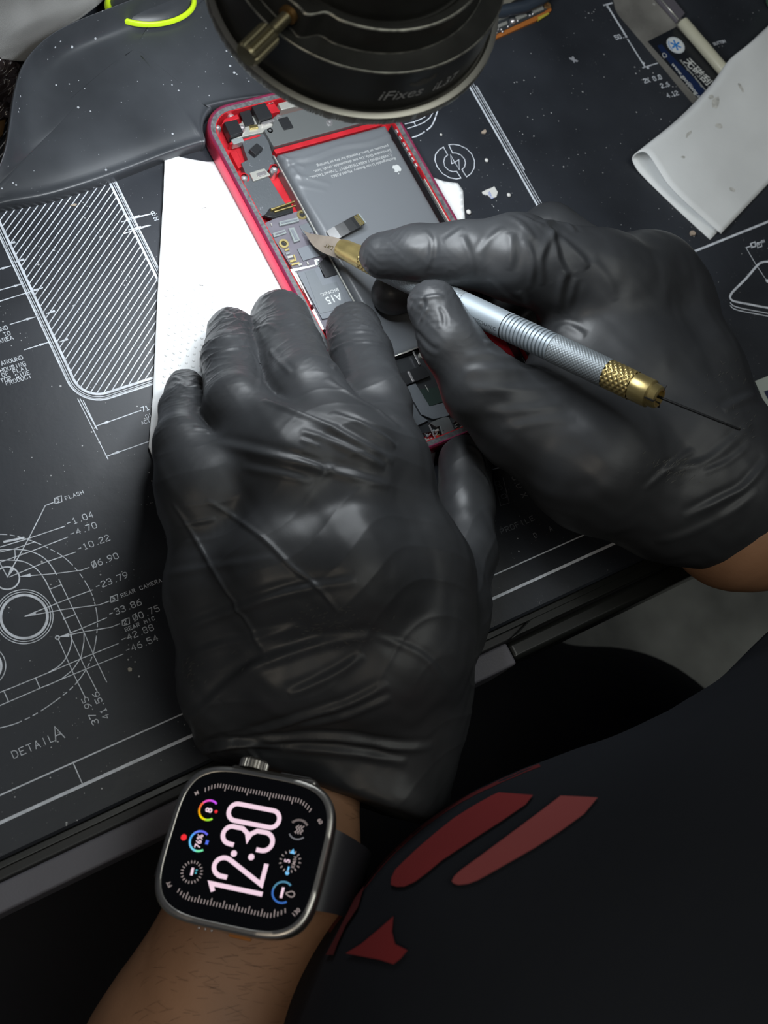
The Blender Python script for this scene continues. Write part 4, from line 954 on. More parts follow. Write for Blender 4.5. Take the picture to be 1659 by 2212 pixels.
def ticks(mb, q_):
    for side_, n_, a_, b_ in (((1, 41, 17.9, -18.0), (-1, 37, 17.2, -18.2))[q_],):
        for i in range(1, n_ - 1):
            u = a_ + (b_ - a_) * i / (n_ - 1)
            f = abs(u) ; x = 17.6 - (max(0, f - 12) ** 1.75) * .13
            long_ = (i % (8 if side_ == 1 else 4) == 0)
            l = 1.9 if long_ else 1.1
            sgn = side_; tx = -.35 * (1 if u > 0 else -1) * max(0, f - 11) / 7
            dx, dy = -sgn * 1.0, tx; q = math.hypot(dx, dy); dx /= q; dy /= q
            sk(mb, [(sgn * x, u), (sgn * x + dx * l, u + dy * l)], .26)
face('scale_ticks', eD, lambda mb: ticks(mb, 0)); face('scale_ticks', eD, lambda mb: ticks(mb, 1))
def mr(cx, cy, r, a0, a1, w, col, s=.8, nseg=1, col2=None):
    for k in range(nseg):
        t0 = a0 + (a1 - a0) * k / nseg; t1 = a0 + (a1 - a0) * (k + 1) / nseg; t = (k + .5) / nseg
        c = tuple(col[i] * (1 - t) + (col2 or col)[i] * t for i in range(3))
        face('gauge_arc', emi('gauge_colour', c, s), lambda mb: sk(mb, arc(cx, cy, r, t0, t1, 6 if nseg > 1 else 24), w))
RB = [(.7, .1, 1), (1, .1, .6), (1, .15, .05), (1, .4, 0), (1, .8, 0), (.4, .9, .05), (.1, .9, .05)]
# open gap points to six o'clock
for k in range(6): mr(9.1, 14.0, 2.95, -35 + 250 / 6 * k, -35 + 250 / 6 * (k + 1), .62, RB[k], .9, 1)
BB = [(.15, .15, .9), (.15, .25, 1), (.1, .45, 1), (.15, .6, 1), (.2, .7, .9), (.2, .9, .45)]
for k in range(6): mr(-.4, 14.1, 2.95, -35 + 250 / 6 * k, -35 + 250 / 6 * (k + 1), .62, BB[k], .9, 1)
mr(-9.9, -14.9, 3.0, -35, 80, .55, (.10, .30, .45), .8); mr(-9.9, -14.9, 3.0, 80, 215, .55, (.05, .18, .60), .8)
mr(8.6, -14.8, 2.9, 130, 225, .4, (.25, .25, .27), .7)
face('gauge_ticks', eD, lambda mb: [sk(mb, [(8.6 + 2.6 * math.cos(t), -14.8 + 2.6 * math.sin(t)), (8.6 + 3.1 * math.cos(t), -14.8 + 3.1 * math.sin(t))], .2) for t in np.linspace(-.9, .9, 12)])
face('gauge_ticks', eD, lambda mb: [sk(mb, [(-9.6 + 2.7 * math.cos(t), 13.7 + 2.7 * math.sin(t)), (-9.6 + 3.3 * math.cos(t), 13.7 + 3.3 * math.sin(t))], .28) for t in np.linspace(0, 2 * math.pi, 21)[:-1]])
face('gauge_ticks', eD, lambda mb: [sk(mb, [(-.9 + 2.7 * math.cos(t), -14.8 + 2.7 * math.sin(t)), (-.9 + 3.2 * math.cos(t), -14.8 + 3.2 * math.sin(t))], .3) for t in np.linspace(.3, 2 * math.pi - .3, 15)])
face('pointer', emi('pointer_blue', (.2, .6, 1), .9), lambda mb: (mb.poly([(2.9, -14.8), (1.4, -14.0), (1.4, -15.6)]), mb.disc((-4.3, -14.8), .6), sk(mb, [(-3.6, -14.8), (-2.6, -14.8)], .5)))
eR = emi('alert_red', (1, .03, .04), .9)
face('red_dot', eR, lambda mb: mb.disc((-.2, 19.2), .95, 0, 20)); face('red_dot', eR, lambda mb: mb.disc((9.1, 11.6), .5, 0, 16))
face('dashes', eW, lambda mb: (sk(mb, [(-10.2, 13.6), (-9.5, 13.6)], .8), sk(mb, [(-9.1, 13.7), (-8.6, 13.7)], .8), sk(mb, [(-11.2, -14.8), (-10.3, -14.8)], .8), sk(mb, [(-9.7, -14.8), (-8.8, -14.8)], .8)))
face('dashes', emi('teal', (.1, .5, .6), .8), lambda mb: (mb.disc((-9.6, 12.4), .3), mb.disc((-8.8, 12.4), .3)))
face('drop_symbol', eD, lambda mb: sk(mb, [(-9.9 + .8 * math.cos(t), -17.6 + .8 * math.sin(t) * 1.2 + (.6 if math.sin(t) > .9 else 0)) for t in np.linspace(0, 2 * math.pi, 14)[:-1]], .3, True))
face('wave_symbol', eD, lambda mb: [sk(mb, [(7.4 + .35 * i, -14.3 - dy + .35 * math.sin(i * 1.6)) for i in range(8)], .28) for dy in (0, .8, 1.6)])
def wtxt(s, x, y, size, m_, bold=.02, rot=0):
    c, s_ = math.cos(rot), math.sin(rot); f = (WC + WF[3] * .12 + WF[1] * x + WF[2] * y, WF[1] * c + WF[2] * s_, WF[2] * c - WF[1] * s_, WF[3])
    font_obj('lettering', s, f, 0, 0, size, m_, glass, bold=bold, align='CENTER')
wtxt('8', 9.1, 12.9, 3.0, eW, .06); wtxt('76%', -.4, 13.4, 2.5, eW, .04); wtxt('=', -.3, 10.9, 2.2, emi('blue', (.1, .2, 1), .9), .1)
wtxt('M', 13.0, 18.9, 1.7, eD, rot=-.9); wtxt('60', 11.8, -20.2, 1.7, eD, rot=-2.4); wtxt('FT', -13.9, 19.0, 1.7, eD, rot=.75); wtxt('130', -14.9, -20.8, 1.8, eD, rot=-.6)
wtxt('5', -.9, -14.7, 2.4, eW, .05); wtxt('KM/H', -.9, -16.5, 1.4, eD)

# ------------------------------------------------------------------ things at the upper right
def z3(x, y): return (1300 + x / 4.62, y / 4.62)
def W3(x, y, z=0): p = P(*z3(x, y), z); return (p[0], p[1])
pk = root('tool_packet', P(1430, 90, 0), 'clear backed packet with black label and round blue star badge, partly under the white cloth', 'packet')
MB().prism([W3(-60, -260), W3(110, 0), W3(130, 90), W3(160, 150), W3(400, 430), W3(880, 1010), W3(1010, 1130), W3(1300, 960), W3(1010, 560), W3(640, -60), W3(500, -300)], .1, .55).build('backing', mat('cloudy_clear_plastic', (.20, .195, .18), .3, var=(45, .35), speck=[(140, .22, (.42, .42, .40))]), pk)
MB().prism([W3(450, 425), W3(735, 280), W3(1180, 775), W3(1300, 930), W3(1060, 1100), W3(935, 975)], .56, .8).build('label_card', mat('black_label', (.010, .012, .016), .3), pk)
MB().prism([W3(545, 470), W3(590, 455), W3(640, 520), W3(1070, 960), W3(1000, 1040), W3(600, 560)], .8, .83).build('blue_strip', mat('dark_blue_print', (.008, .02, .07), .3), pk)
cb = P(*z3(738, 450), .9); fr3 = frame((cb[0], cb[1], .85), (1, -.02, 0), (0, 1, 0))
bd = MB(fr3).disc((0, 0), 4.3, 0, 40).build('badge', mat('white_badge', (.70, .74, .76), .4), pk, label='round white badge with blue star')
mb = MB(fr3); 
for k in range(3):
    a = math.radians(60 * k + 20); mb.stroke([(2.3 * math.cos(a), 2.3 * math.sin(a)), (-2.3 * math.cos(a), -2.3 * math.sin(a))], .8, .03)
mb.stroke(arc(0, 0, 3.3, 130, 210, 12), .4, .03); mb.build('star', mat('blue_print', (.03, .22, .62), .4), bd)
mb = MB(fr3); mb.stroke(arc(0, 0, 4.0, 0, 360, 40)[:-1], .14, .02, True); mb.build('badge_ring', mat('grey_blue_print', (.2, .3, .4), .4), bd)
mLab = mat('pale_label_print', (.58, .60, .58), .5)
def ltxt(s, x0, y0, x1, y1, size, sx=1., bold=0.0):
    a = P(*z3(x0, y0), .86); b = P(*z3(x1, y1), .86); X = (b - a) / np.linalg.norm(b - a); Y = np.array([-X[1], X[0], 0])
    font_obj('lettering', s, (a, X, Y, np.array([0, 0, 1.])), 0, 0, size, mLab, pk, sx=sx, bold=bold)
ltxt('\u65e0\u78c1\u522e\u5200', 815, 610, 1060, 860, 5.2, .95, .10)
ltxt('Anti-magnetic Nonmagnetic', 775, 600, 1010, 880, 1.6)
ltxt('www.ganjijiang.com', 690, 640, 950, 960, 3.0, .95, .04)
ltxt('Q', 590, 540, 640, 590, 3.2)
rod = root('cream_handled_scraper', P(1500, 100, 0), 'cream rod handled scraper lying in the packet beside its black label', 'scraper')
def hrod(x0, y0, x1, y1, r, m_, name, z=2.2, par=rod, lab=None):
    a = P(*z3(x0, y0), z); b = P(*z3(x1, y1), z); MB().tube([a, a + (b - a) * .02, b], [r * .9, r, r], 20).build(name, m_, par, smooth=True, auto=True, label=lab)
hrod(800, 215, 1290, 790, 2.6, mat('cream_plastic', (.55, .54, .42), .35), 'handle', 2.9)
a = P(*z3(735, 215), 1.2); b = P(*z3(470, -80), 1.2)
MB().prism([W3(480, -60, 1), W3(650, -60, 1), W3(820, 150, 1), W3(745, 235, 1)], .6, 2.3).build('sleeve', mat('mauve_grey_sleeve', (.13, .12, .14), .25), rod, bevel=.4)
MB().tube([P(*z3(560, -40), 2.4), P(*z3(765, 195), 2.4)], .35, 8).build('bright_wire', mSteel, rod, smooth=True)
# folded white wipe
path = [(1534, 518, .3), (1490, 478, .3), (1444, 435, .35), (1400, 392, .5), (1376, 366, 1.0), (1365, 345, 2.6), (1368, 333, 5.0), (1378, 326, 6.8), (1392, 326, 7.3), (1405, 338, 6.9), (1420, 362, 6.0), (1444, 400, 5.0), (1480, 438, 3.6), (1515, 470, 2.2), (1556, 506, 1.2)]
pw = catmull([P(a, b, c) for a, b, c in path], 4); vv = P(1652, 69, 0) - P(1367, 339, 0); vv[2] = 0
V = []; NV = 44; n = len(pw)
for j in range(NV + 1):
    t = j / NV * 1.35
    for i, p in enumerate(pw):
        q = p + vv * t
        k = math.exp(-((i - 28) / 9.) ** 2)
        perp = np.array([vv[1], -vv[0], 0]) / np.linalg.norm(vv)
        q = q + perp * (1.6 * math.exp(-((t - .70) / .09) ** 2) - 3.0 * math.exp(-((t - .35) / .28) ** 2)) * k * -1
        if p[2] > 1.1: q[2] += .5 * math.sin(t * 9 + i * .15) * (i / n) + 1.6 * math.exp(-((t - .86) / .12) ** 2) * k
        V.append(q)
F = [(j * n + i, j * n + i + 1, (j + 1) * n + i + 1, (j + 1) * n + i) for j in range(NV) for i in range(n - 1)]
wp = np_obj('folded_wipe', V, F, mWipe); tag(wp, 'folded white lint cloth with grey smudges, lower edge beside the right glove', 'cloth')
md = wp.modifiers.new('thick', 'SOLIDIFY'); md.thickness = .35 * MM; md.offset = 0
wt = BVHTree.FromPolygons([tuple(v) for v in V], [tuple(f) for f in F])
def decal(name, tree, pts, m_, par, off=.12, maxe=2.0, smooth=True):
    """thin printed or stained patch following a surface; pts are outline points in the photo"""
    bm = bmesh.new(); f = bm.faces.new([bm.verts.new((p[0], p[1], 0)) for p in pts]); bmesh.ops.triangulate(bm, faces=[f])
    for it in range(7):
        es = [e for e in bm.edges if e.calc_length() > maxe]
        if not es: break
        bmesh.ops.subdivide_edges(bm, edges=es, cuts=1); bmesh.ops.triangulate(bm, faces=bm.faces[:])
    bm.verts.ensure_lookup_table(); out = []; ok = []
    for v in bm.verts:
        r = ray(v.co.x, v.co.y); r = r / np.linalg.norm(r)
        h = tree.ray_cast(Vector(CAM), Vector(r))
        if h[0] is None: out.append((0, 0, 0)); ok.append(False)
        else:
            q = np.array(h[0]); nr = np.array(h[1]); nr = nr if nr @ r < 0 else -nr
            out.append(q + nr * off); ok.append(True)
    F = [tuple(v.index for v in f.verts) for f in bm.faces if all(ok[v.index] for v in f.verts)]
    F = [f for f in F if all(np.linalg.norm(np.array(out[f[k]]) - np.array(out[f[k - 1]])) < 12 for k in range(3))]
    bm.free()
    if not F: return None
    used = sorted({i for f in F for i in f}); mp = {o_: k for k, o_ in enumerate(used)}
    return np_obj(name, [out[i] for i in used], [tuple(mp[i] for i in f) for f in F], m_, par, smooth=smooth)
mSmud = mat('grey_smudge', (.60, .605, .58), .95, bump=(900, .35, .12), var=(500, .3))
for cx_, cy_, rx, ry, an in ((1545, 222, 9, 14, .4), (1535, 210, 6, 5, 0), (1600, 190, 3, 12, -.5), (1552, 272, 9, 5, .3), (1486, 290, 10, 3, -.9), (1580, 410, 8, 4, .6), (1475, 340, 5, 3, 0)):
    random.seed(int(cx_)); decal('smudge', wt, [(cx_ + (math.cos(t) * rx * math.cos(an) - math.sin(t) * ry * math.sin(an)) * random.uniform(.7, 1.2), cy_ + (math.cos(t) * rx * math.sin(an) + math.sin(t) * ry * math.cos(an)) * random.uniform(.7, 1.2)) for t in np.linspace(0, 2 * math.pi, 15)[:-1]], mSmud, wp, off=.3, maxe=4)
# salvaged board strip beside the microscope
def zb(x, y): return (1000 + x / 6.38, y / 6.38)
bs = root('circuit_strip', P(1150, 30, 0), 'narrow salvaged circuit board strip with orange edge beside the microscope', 'circuit board')
B6 = lambda x, y, z=1.5: tuple(P(*zb(x, y), z)[:2])
MB().prism([B6(300, 470), B6(440, 480), B6(1120, 160), B6(1210, 90), B6(1180, 20), B6(1120, 15), B6(800, 60), B6(300, 200)], .8, 1.9).build('board', mat('dark_grey_board', (.04, .045, .05), .35), bs)
MB().prism([B6(330, 590, .6), B6(440, 550, .6), B6(1000, 300, .6), B6(1210, 160, .6), B6(1205, 110, .6), B6(1120, 170, .6), B6(440, 470, .6), B6(330, 520, .6)], .1, 1.2).build('orange_edge', mat('orange_laminate', (.42, .14, .03), .4), bs)
MB().prism([B6(1040, 285, 1.2), B6(1190, 190, 1.2), B6(1170, 175, 1.2), B6(1030, 240, 1.2)], .5, 1.4).build('yellow_edge', mat('yellow_laminate', (.45, .38, .05), .4), bs)
p = B6(1160, 75, 2); MB().lathe([(1.6, 1.9), (1.6, 2.3), (.85, 2.3), (.8, 1.9)], 24, cx=p[0], cy=p[1]).build('mounting_ring', mat('copper_ring', (.70, .42, .18), .35, metal=.9), bs, smooth=True, auto=True)
MB().disc(p, .82, 2.0).build('mounting_hole', mat('brown_hole', (.10, .05, .02), .6), bs)
p = B6(680, 300, 2); MB().sphere((p[0], p[1], 2.4), 1.35, 10, (1, 1, .8)).build('solder_blob', mSilver, bs, smooth=True)
random.seed(6)
for x, y in ((480, 410), (525, 410), (545, 440), (620, 370), (750, 290), (920, 215), (960, 195), (460, 455)):
    p = B6(x, y, 2); MB().sphere((p[0], p[1], 2.1), .5, 6).build('solder_dot', mSilver, bs, smooth=True)
for s in (((720, 240), (860, 180), (880, 230), (740, 290)), ((945, 150), (1090, 90), (1110, 140), (970, 195)), ((470, 350), (600, 300), (610, 340), (480, 395))):
    MB().prism([B6(*q, 2) for q in s], 1.9, 2.6).build('metal_pad', mSteel, bs, bevel=.1)
MB().prism([B6(440, 300, 2.5), B6(640, 225, 2.5), B6(440, 215, 2.5)], 1.9, 3.0).build('shield', mSteel, bs); 
cbz = np_obj  # cable lying over the strip
cabl = MB().tube([P(960, 36, 5), P(1085, 24, 5), P(1130, 16, 5), P(1165, 0, 5), P(1230, -50, 5)], 2.6, 14).build('cable', mat('dark_blue_cable', (.03, .04, .055), .4), None, smooth=True, auto=True); tag(cabl, 'dark blue-grey cable behind the microscope above the circuit strip', 'cable')
MB().prism([P(1070, -20, 3)[:2], P(1118, -4, 3)[:2], P(1100, 8, 3)[:2], P(1075, 11, 3)[:2], P(1050, 10, 3)[:2]], 2.0, 3.2).build('metal_shield', mat('beige_shield', (.35, .33, .27), .4, metal=.5), None)
tag(bpy.data.objects['metal_shield'], 'beige metal shield offcut at the top edge right of the microscope', 'metal offcut')
vial = root('glass_vial', P(1668, 14, 0), 'green tinted glass vial cut off by the right edge, upper corner', 'vial')
fv = frame(P(1672, 10, 0), (1, 0, 0), (0, 1, 0))
MB(fv).lathe([(.01, .2), (4.2, .2), (4.8, 1), (4.8, 16), (3.2, 19), (3.2, 23), (2.6, 23), (2.6, 19), (4.2, 15.5), (4.2, 1.5), (.01, 1.2)], 32).build('vial_body', mat('green_glass', (.25, .42, .30), .08, trans=.6, spec=.7), vial, smooth=True, auto=True)
MB(fv).lathe([(.01, 23), (3.6, 23), (3.6, 28), (.01, 28)], 24).build('cap', mBlackP, vial, smooth=True, auto=True)
st = root('sticker', P(1665, 850, 0), 'pale sticker with dark print at the right edge beside the right wrist', 'sticker')
MB().prism([tuple(P(1630, 824, 0)[:2]), tuple(P(1700, 796, 0)[:2]), tuple(P(1760, 905, 0)[:2]), tuple(P(1680, 940, 0)[:2])], .05, .3).build('label_sheet', mat('pale_label', (.50, .56, .52), .6), st)
MB().prism([tuple(P(1650, 846, .3)[:2]), tuple(P(1672, 838, .3)[:2]), tuple(P(1690, 868, .3)[:2]), tuple(P(1664, 872, .3)[:2])], .3, .34).build('dark_print', mat('navy_print', (.02, .03, .08), .5), st)

# ------------------------------------------------------------------ crumbs and scraps
def scrap(name, px, py, shape, h, m_, label, cat='scrap', z=.05, rot=0.):
    c = P(px, py, 0); random.seed(int(px * 7 + py)); cr, sr = math.cos(rot), math.sin(rot)
    pl = [(c[0] + x * cr - y * sr, c[1] + x * sr + y * cr) for x, y in shape]
    o = MB().prism(pl, z, z + h).build(name, m_, None, bevel=min(.12, h * .3)); tag(o, label, cat, {'flake': 'flakes lying on the mat', 'fibre': 'black fibres on the white paper', 'crumb': 'crumbs on the mat'}.get(name)); return o
mTan = mat('tan_flake', (.42, .34, .27), .7); mWh = mat('white_flake', (.62, .62, .60), .6)
scrap('flake', 1044, 286, [(-1.1, -.5), (.2, -1), (1.2, -.2), (1.0, .8), (-.3, .4), (-1, .3)], .7, mTan, 'tan flake between the white charging mark and the long white line')
scrap('flake', 1495, 506, [(-1.2, -.6), (.3, -1.1), (1.2, -.3), (.7, 1), (-.5, 1.2), (-1.3, .4)], 1.0, mTan, 'tan crumb beside the right glove below the folded cloth')
scrap('flake', 1238, 128, [(-1.5, 1.2), (-.5, .6), (.2, 1.4), (.9, .6), (.5, -.2), (1.8, -1.4), (1.0, -1.9), (.2, -1.2), (-.6, -2), (-.7, -.6), (-1.6, .2)], .3, mat('grey_flake', (.30, .31, .34), .6), 'ragged grey scrap alone on the mat left of the dimension lines')
for px, py, r, lb in ((1050, 348, .75, 'tiny white bead between the charging mark and the long white line'), (1011, 460, .95, 'small white bead at the corner of the paper beside the right glove'), (1098, 423, .8, 'pale bead near the printed white scrap and the right glove'), (952, 292, .5, 'pale speck above the charging mark')):
    c = P(px, py, 0); o = MB().sphere((c[0], c[1], r * .7), r, 8, (1, 1.1, .7)).build('bead', mWh, None, smooth=True); tag(o, lb, 'bead', 'tiny beads scattered on the mat')
c = P(1058, 417, 0); ls = root('label_scrap', (c[0], c[1], 0), 'torn white label scrap with blue letters near the right glove', 'scrap')
sp_ = [P(850 + x / 6.636, 220 + y / 6.636, 0)[:2] for x, y in ((1265, 1300), (1320, 1270), (1400, 1240), (1440, 1220), (1490, 1300), (1470, 1370), (1400, 1395), (1350, 1345), (1280, 1330))]
MB().prism([tuple(p) for p in sp_], .1, .35).build('torn_paper', mWh, ls)
a = P(850 + 1345 / 6.636, 220 + 1290 / 6.636, .4); b = P(850 + 1400 / 6.636, 220 + 1390 / 6.636, .4); X = (b - a) / np.linalg.norm(b - a)
font_obj('lettering', 'TEKO', (a, X, np.array([-X[1], X[0], 0]), np.array([0, 0, 1.])), 0, 0, 1.5, mat('blue_letters', (.03, .10, .55), .5), ls, sx=.9)
for px, py, an, lb in ((434, 618, .6, 'short black fibre low on the white paper'), (441, 451, .1, 'short black fibre high on the white paper')):
    c = P(px, py, .5); scrap('fibre', px, py, [(-.7, -.12), (.7, -.05), (.7, .1), (-.7, .12)], .15, mBlackP, lb, 'fibre', z=.5, rot=-an)
scrap('crumb', 280, 1447, [(-.6, -.5), (.4, -.7), (.8, .1), (.1, .8), (-.5, .5)], .5, mat('beige_crumb', (.40, .38, .33), .7), 'beige crumb below the camera drawing near the left glove')
scrap('crumb', 160, 444, [(-1.6, .2), (-.6, -.2), (.2, -.5), (1.2, .1), (.4, .5), (-.8, .3)], .4, mat('straw_crumb', (.40, .33, .25), .7), 'straw coloured crumb on the hatching just below the microscope base')
# ------------------------------------------------------------------ the technician
def smin(a, b, k):
    if k <= 0: return np.minimum(a, b)
    h = np.maximum(k - np.abs(a - b), 0) / k
    return np.minimum(a, b) - h * h * k * .25
class Field:
    def __init__(self, lo, hi, h):
        self.lo = np.array(lo, float); self.h = h
        self.n = [int((hi[i] - lo[i]) / h) + 2 for i in range(3)]
        self.ax = [self.lo[i] + h * np.arange(self.n[i]) for i in range(3)]
    def new(self): return np.full(self.n, 60.0, np.float32)
    def cone(self, F, a, b, ra, rb, k, mg=14.):
        a, b = np.array(a, float), np.array(b, float); R = max(ra, rb) + mg
        lo = np.minimum(a, b) - R; hi = np.maximum(a, b) + R
        sl = []; 
        for i in range(3):
            i0 = max(0, int((lo[i] - self.lo[i]) / self.h)); i1 = min(self.n[i], int((hi[i] - self.lo[i]) / self.h) + 2)
            if i1 <= i0: return
            sl.append(slice(i0, i1))
        X = self.ax[0][sl[0]][:, None, None]; Y = self.ax[1][sl[1]][None, :, None]; Z = self.ax[2][sl[2]][None, None, :]
        d = b - a; dd = max(d @ d, 1e-9)
        t = np.clip(((X - a[0]) * d[0] + (Y - a[1]) * d[1] + (Z - a[2]) * d[2]) / dd, 0, 1)
        D = np.sqrt((X - a[0] - t * d[0]) ** 2 + (Y - a[1] - t * d[1]) ** 2 + (Z - a[2] - t * d[2]) ** 2) - (ra + t * (rb - ra))
        F[tuple(sl)] = smin(F[tuple(sl)], D.astype(np.float32), k)
    def chain(self, F, nodes, k=3.):
        nodes = [(P(n[0], n[1], n[2]) if len(n) == 4 else np.array(n[:3], float), n[-1]) for n in nodes]
        for (a, ra), (b, rb) in zip(nodes[:-1], nodes[1:]): self.cone(F, a, b, ra, rb, k)
    def plane(self, F, p, n, k=1.5):
        n = np.array(n, float) / np.linalg.norm(n)
        D = (self.ax[0][:, None, None] - p[0]) * n[0] + (self.ax[1][None, :, None] - p[1]) * n[1] + (self.ax[2][None, None, :] - p[2]) * n[2]
        F[:] = -smin(-F, -D.astype(np.float32), k)
    def mesh(self, F):
        """surface nets"""
        S = F < 0; nx, ny, nz = self.n
        c = [S[i:nx - 1 + i, j:ny - 1 + j, k:nz - 1 + k] for i in (0, 1) for j in (0, 1) for k in (0, 1)]
        cnt = sum(q.astype(np.int8) for q in c); act = (cnt > 0) & (cnt < 8)
        idx = -np.ones(act.shape, np.int64); A = np.argwhere(act); idx[act] = np.arange(len(A))
        acc = np.zeros((len(A), 3)); m_ = np.zeros(len(A)); i0, j0, k0 = A.T
        cr = [(i, j, k) for i in (0, 1) for j in (0, 1) for k in (0, 1)]
        val = {q: F[i0 + q[0], j0 + q[1], k0 + q[2]] for q in cr}
        for p in cr:
            for ax_ in range(3):
                if p[ax_] == 0:
                    q = tuple(p[i] + (1 if i == ax_ else 0) for i in range(3)); a, b = val[p], val[q]
                    s = (a < 0) != (b < 0); t = np.where(s, a / np.where(s, a - b, 1), 0)
                    for d_ in range(3):
                        acc[:, d_] += np.where(s, p[d_] + (t if d_ == ax_ else 0), 0)
                    m_ += s
        V = self.lo + (A + acc / m_[:, None]) * self.h
        Q = []
        for ax_ in range(3):
            o1, o2 = [(1, 2), (2, 0), (0, 1)][ax_]
            sl0 = [slice(None)] * 3; sl1 = [slice(None)] * 3; sl0[ax_] = slice(0, -1); sl1[ax_] = slice(1, None)
            a = S[tuple(sl0)]; b = S[tuple(sl1)]; E = np.argwhere(a != b)
            ok = (E[:, o1] > 0) & (E[:, o2] > 0) & (E[:, o1] < self.n[o1] - 1) & (E[:, o2] < self.n[o2] - 1); E = E[ok]
            inside_ = a[tuple(E.T)]
            def cell(d1, d2):
                q = E.copy(); q[:, o1] -= d1; q[:, o2] -= d2; return idx[tuple(q.T)]
            f = np.stack([cell(1, 1), cell(0, 1), cell(0, 0), cell(1, 0)], 1)
            f[~inside_] = f[~inside_][:, ::-1]; Q.append(f)
        Q = np.concatenate(Q); Q = Q[(Q >= 0).all(1)]
        return V, Q
def edges_of(Q):
    E = np.concatenate([Q[:, [0, 1]], Q[:, [1, 2]], Q[:, [2, 3]], Q[:, [3, 0]]]); E.sort(1); return np.unique(E, axis=0)
def laplace(V, Q, it=3, f=.5):
    E = edges_of(Q); n = len(V); deg = np.bincount(E.ravel(), minlength=n)[:, None]
    for _ in range(it):
        S = np.zeros_like(V)
        for k in range(3): S[:, k] = np.bincount(E[:, 0], V[E[:, 1], k], n) + np.bincount(E[:, 1], V[E[:, 0], k], n)
        V = V + f * (S / np.maximum(deg, 1) - V)
    return V
def vnorm(V, Q):
    N = np.cross(V[Q[:, 2]] - V[Q[:, 0]], V[Q[:, 3]] - V[Q[:, 1]]); out = np.zeros_like(V)
    for k in range(4):
        for d_ in range(3): out[:, d_] += np.bincount(Q[:, k], N[:, d_], len(V))
    return out / np.maximum(np.linalg.norm(out, axis=1, keepdims=True), 1e-9)
def subdiv(V, Q):
    E = edges_of(Q); n = len(V); key = E[:, 0] * n + E[:, 1]
    ev = (V[E[:, 0]] + V[E[:, 1]]) / 2; fv = V[Q].mean(1)
    def ei(a, b): lo = np.minimum(a, b); hi = np.maximum(a, b); return np.searchsorted(key, lo * n + hi) + n
    e = [ei(Q[:, k], Q[:, (k + 1) % 4]) for k in range(4)]; f = np.arange(len(Q)) + n + len(E)
    Q2 = np.concatenate([np.stack([Q[:, k], e[k], f, e[k - 1]], 1) for k in range(4)])
    return np.concatenate([V, ev, fv]), Q2
def crease(V, N, tree, D, pts, amp, w, mode='ridge'):
    amp = amp * .85; w = w * .85
    """raise or sink the surface along a line; pts are points seen on the surface"""
    L3 = []
    cp = catmull([(*p, 0) for p in pts], 5)
    for p in cp:
        r = ray(p[0], p[1]); r = r / np.linalg.norm(r); h = tree.ray_cast(Vector(CAM), Vector(r))
        if h[0] is not None:
            q = np.array(h[0])
            if not L3 or np.linalg.norm(q - L3[-1]) < 14: L3.append(q)
    if len(L3) < 2: return
    L3 = np.array(L3); lo = L3.min(0) - 3 * w; hi = L3.max(0) + 3 * w
    I = np.where(((V > lo) & (V < hi)).all(1))[0]
    if not len(I): return
    X = V[I]; best = np.full(len(I), 1e9); tt = np.zeros(len(I)); sg = np.zeros(len(I)); m_ = len(L3) - 1
    cd_ = X.mean(0) - CAM
    for i in range(m_):
        a, b = L3[i], L3[i + 1]; d = b - a; t = np.clip((X - a) @ d / max(d @ d, 1e-9), 0, 1); q = X - a - t[:, None] * d; ds = np.linalg.norm(q, axis=1)
        up_ = ds < best; best = np.where(up_, ds, best); tt = np.where(up_, (i + t) / m_, tt)
        s = np.einsum('ij,ij->i', np.cross(np.broadcast_to(d, q.shape), q), N[I]); sg = np.where(up_, np.sign(s), sg)
    env = np.clip(np.minimum(tt, 1 - tt) * 4, 0, 1) ** .6; s_ = best * sg
    if mode == 'ridge': g = np.exp(-(best / w) ** 2) - .55 * np.exp(-((s_ - 1.7 * w) / w) ** 2)
    elif mode == 'groove': g = -np.exp(-(best / w) ** 2) + .35 * np.exp(-((best - 2 * w) / w) ** 2)
    else: g = np.exp(-(best / w) ** 2)
    D[I] += amp * g * env
def wrinkle_noise(V, s, seed=0):
    x, y, z = (V * s).T
    return np.sin(x + 1.7 * np.sin(y * .8 + seed) + seed) * np.cos(y * 1.1 + 1.3 * np.sin(z + seed * 2)) * .6 + .4 * np.sin(2.3 * z + 1.9 * np.sin(x * 1.3 + seed) + y)

# ---------------- left glove
def palm_union(Fd, fingers, palm, kp=7.): 
    F = fingers[0]
    for g in fingers[1:]: F = smin(F, g, .8)
    return smin(F, palm, kp)
LEFT = Field((-215, -190, -30), (20, 40, 95), .95)
fl_ = []
for ch in ([(763, 712, 13, 9.6), (780, 770, 22, 10.2), (812, 880, 40, 10.8), (820, 1020, 50, 12.2)],
           [(606, 690, 12, 10.1), (622, 760, 23, 11.2), (660, 850, 41, 12), (752, 1000, 54, 13)],
           [(498, 715, 11.5, 7.9), (496, 780, 24, 8.7), (512, 880, 41, 9.8), (640, 1010, 53, 12)],
           [(401, 838, 10, 6.4), (396, 885, 23, 7.2), (394, 960, 37, 8.2), (438, 1062, 40, 9.8)],
           [(1003, 995, 12, 8.9), (1006, 1090, 15, 9.4), (1008, 1200, 21, 9.8), (946, 1330, 28, 13.5)]):
    g = LEFT.new(); LEFT.chain(g, ch, 3.0); fl_.append(g)
pm = LEFT.new()
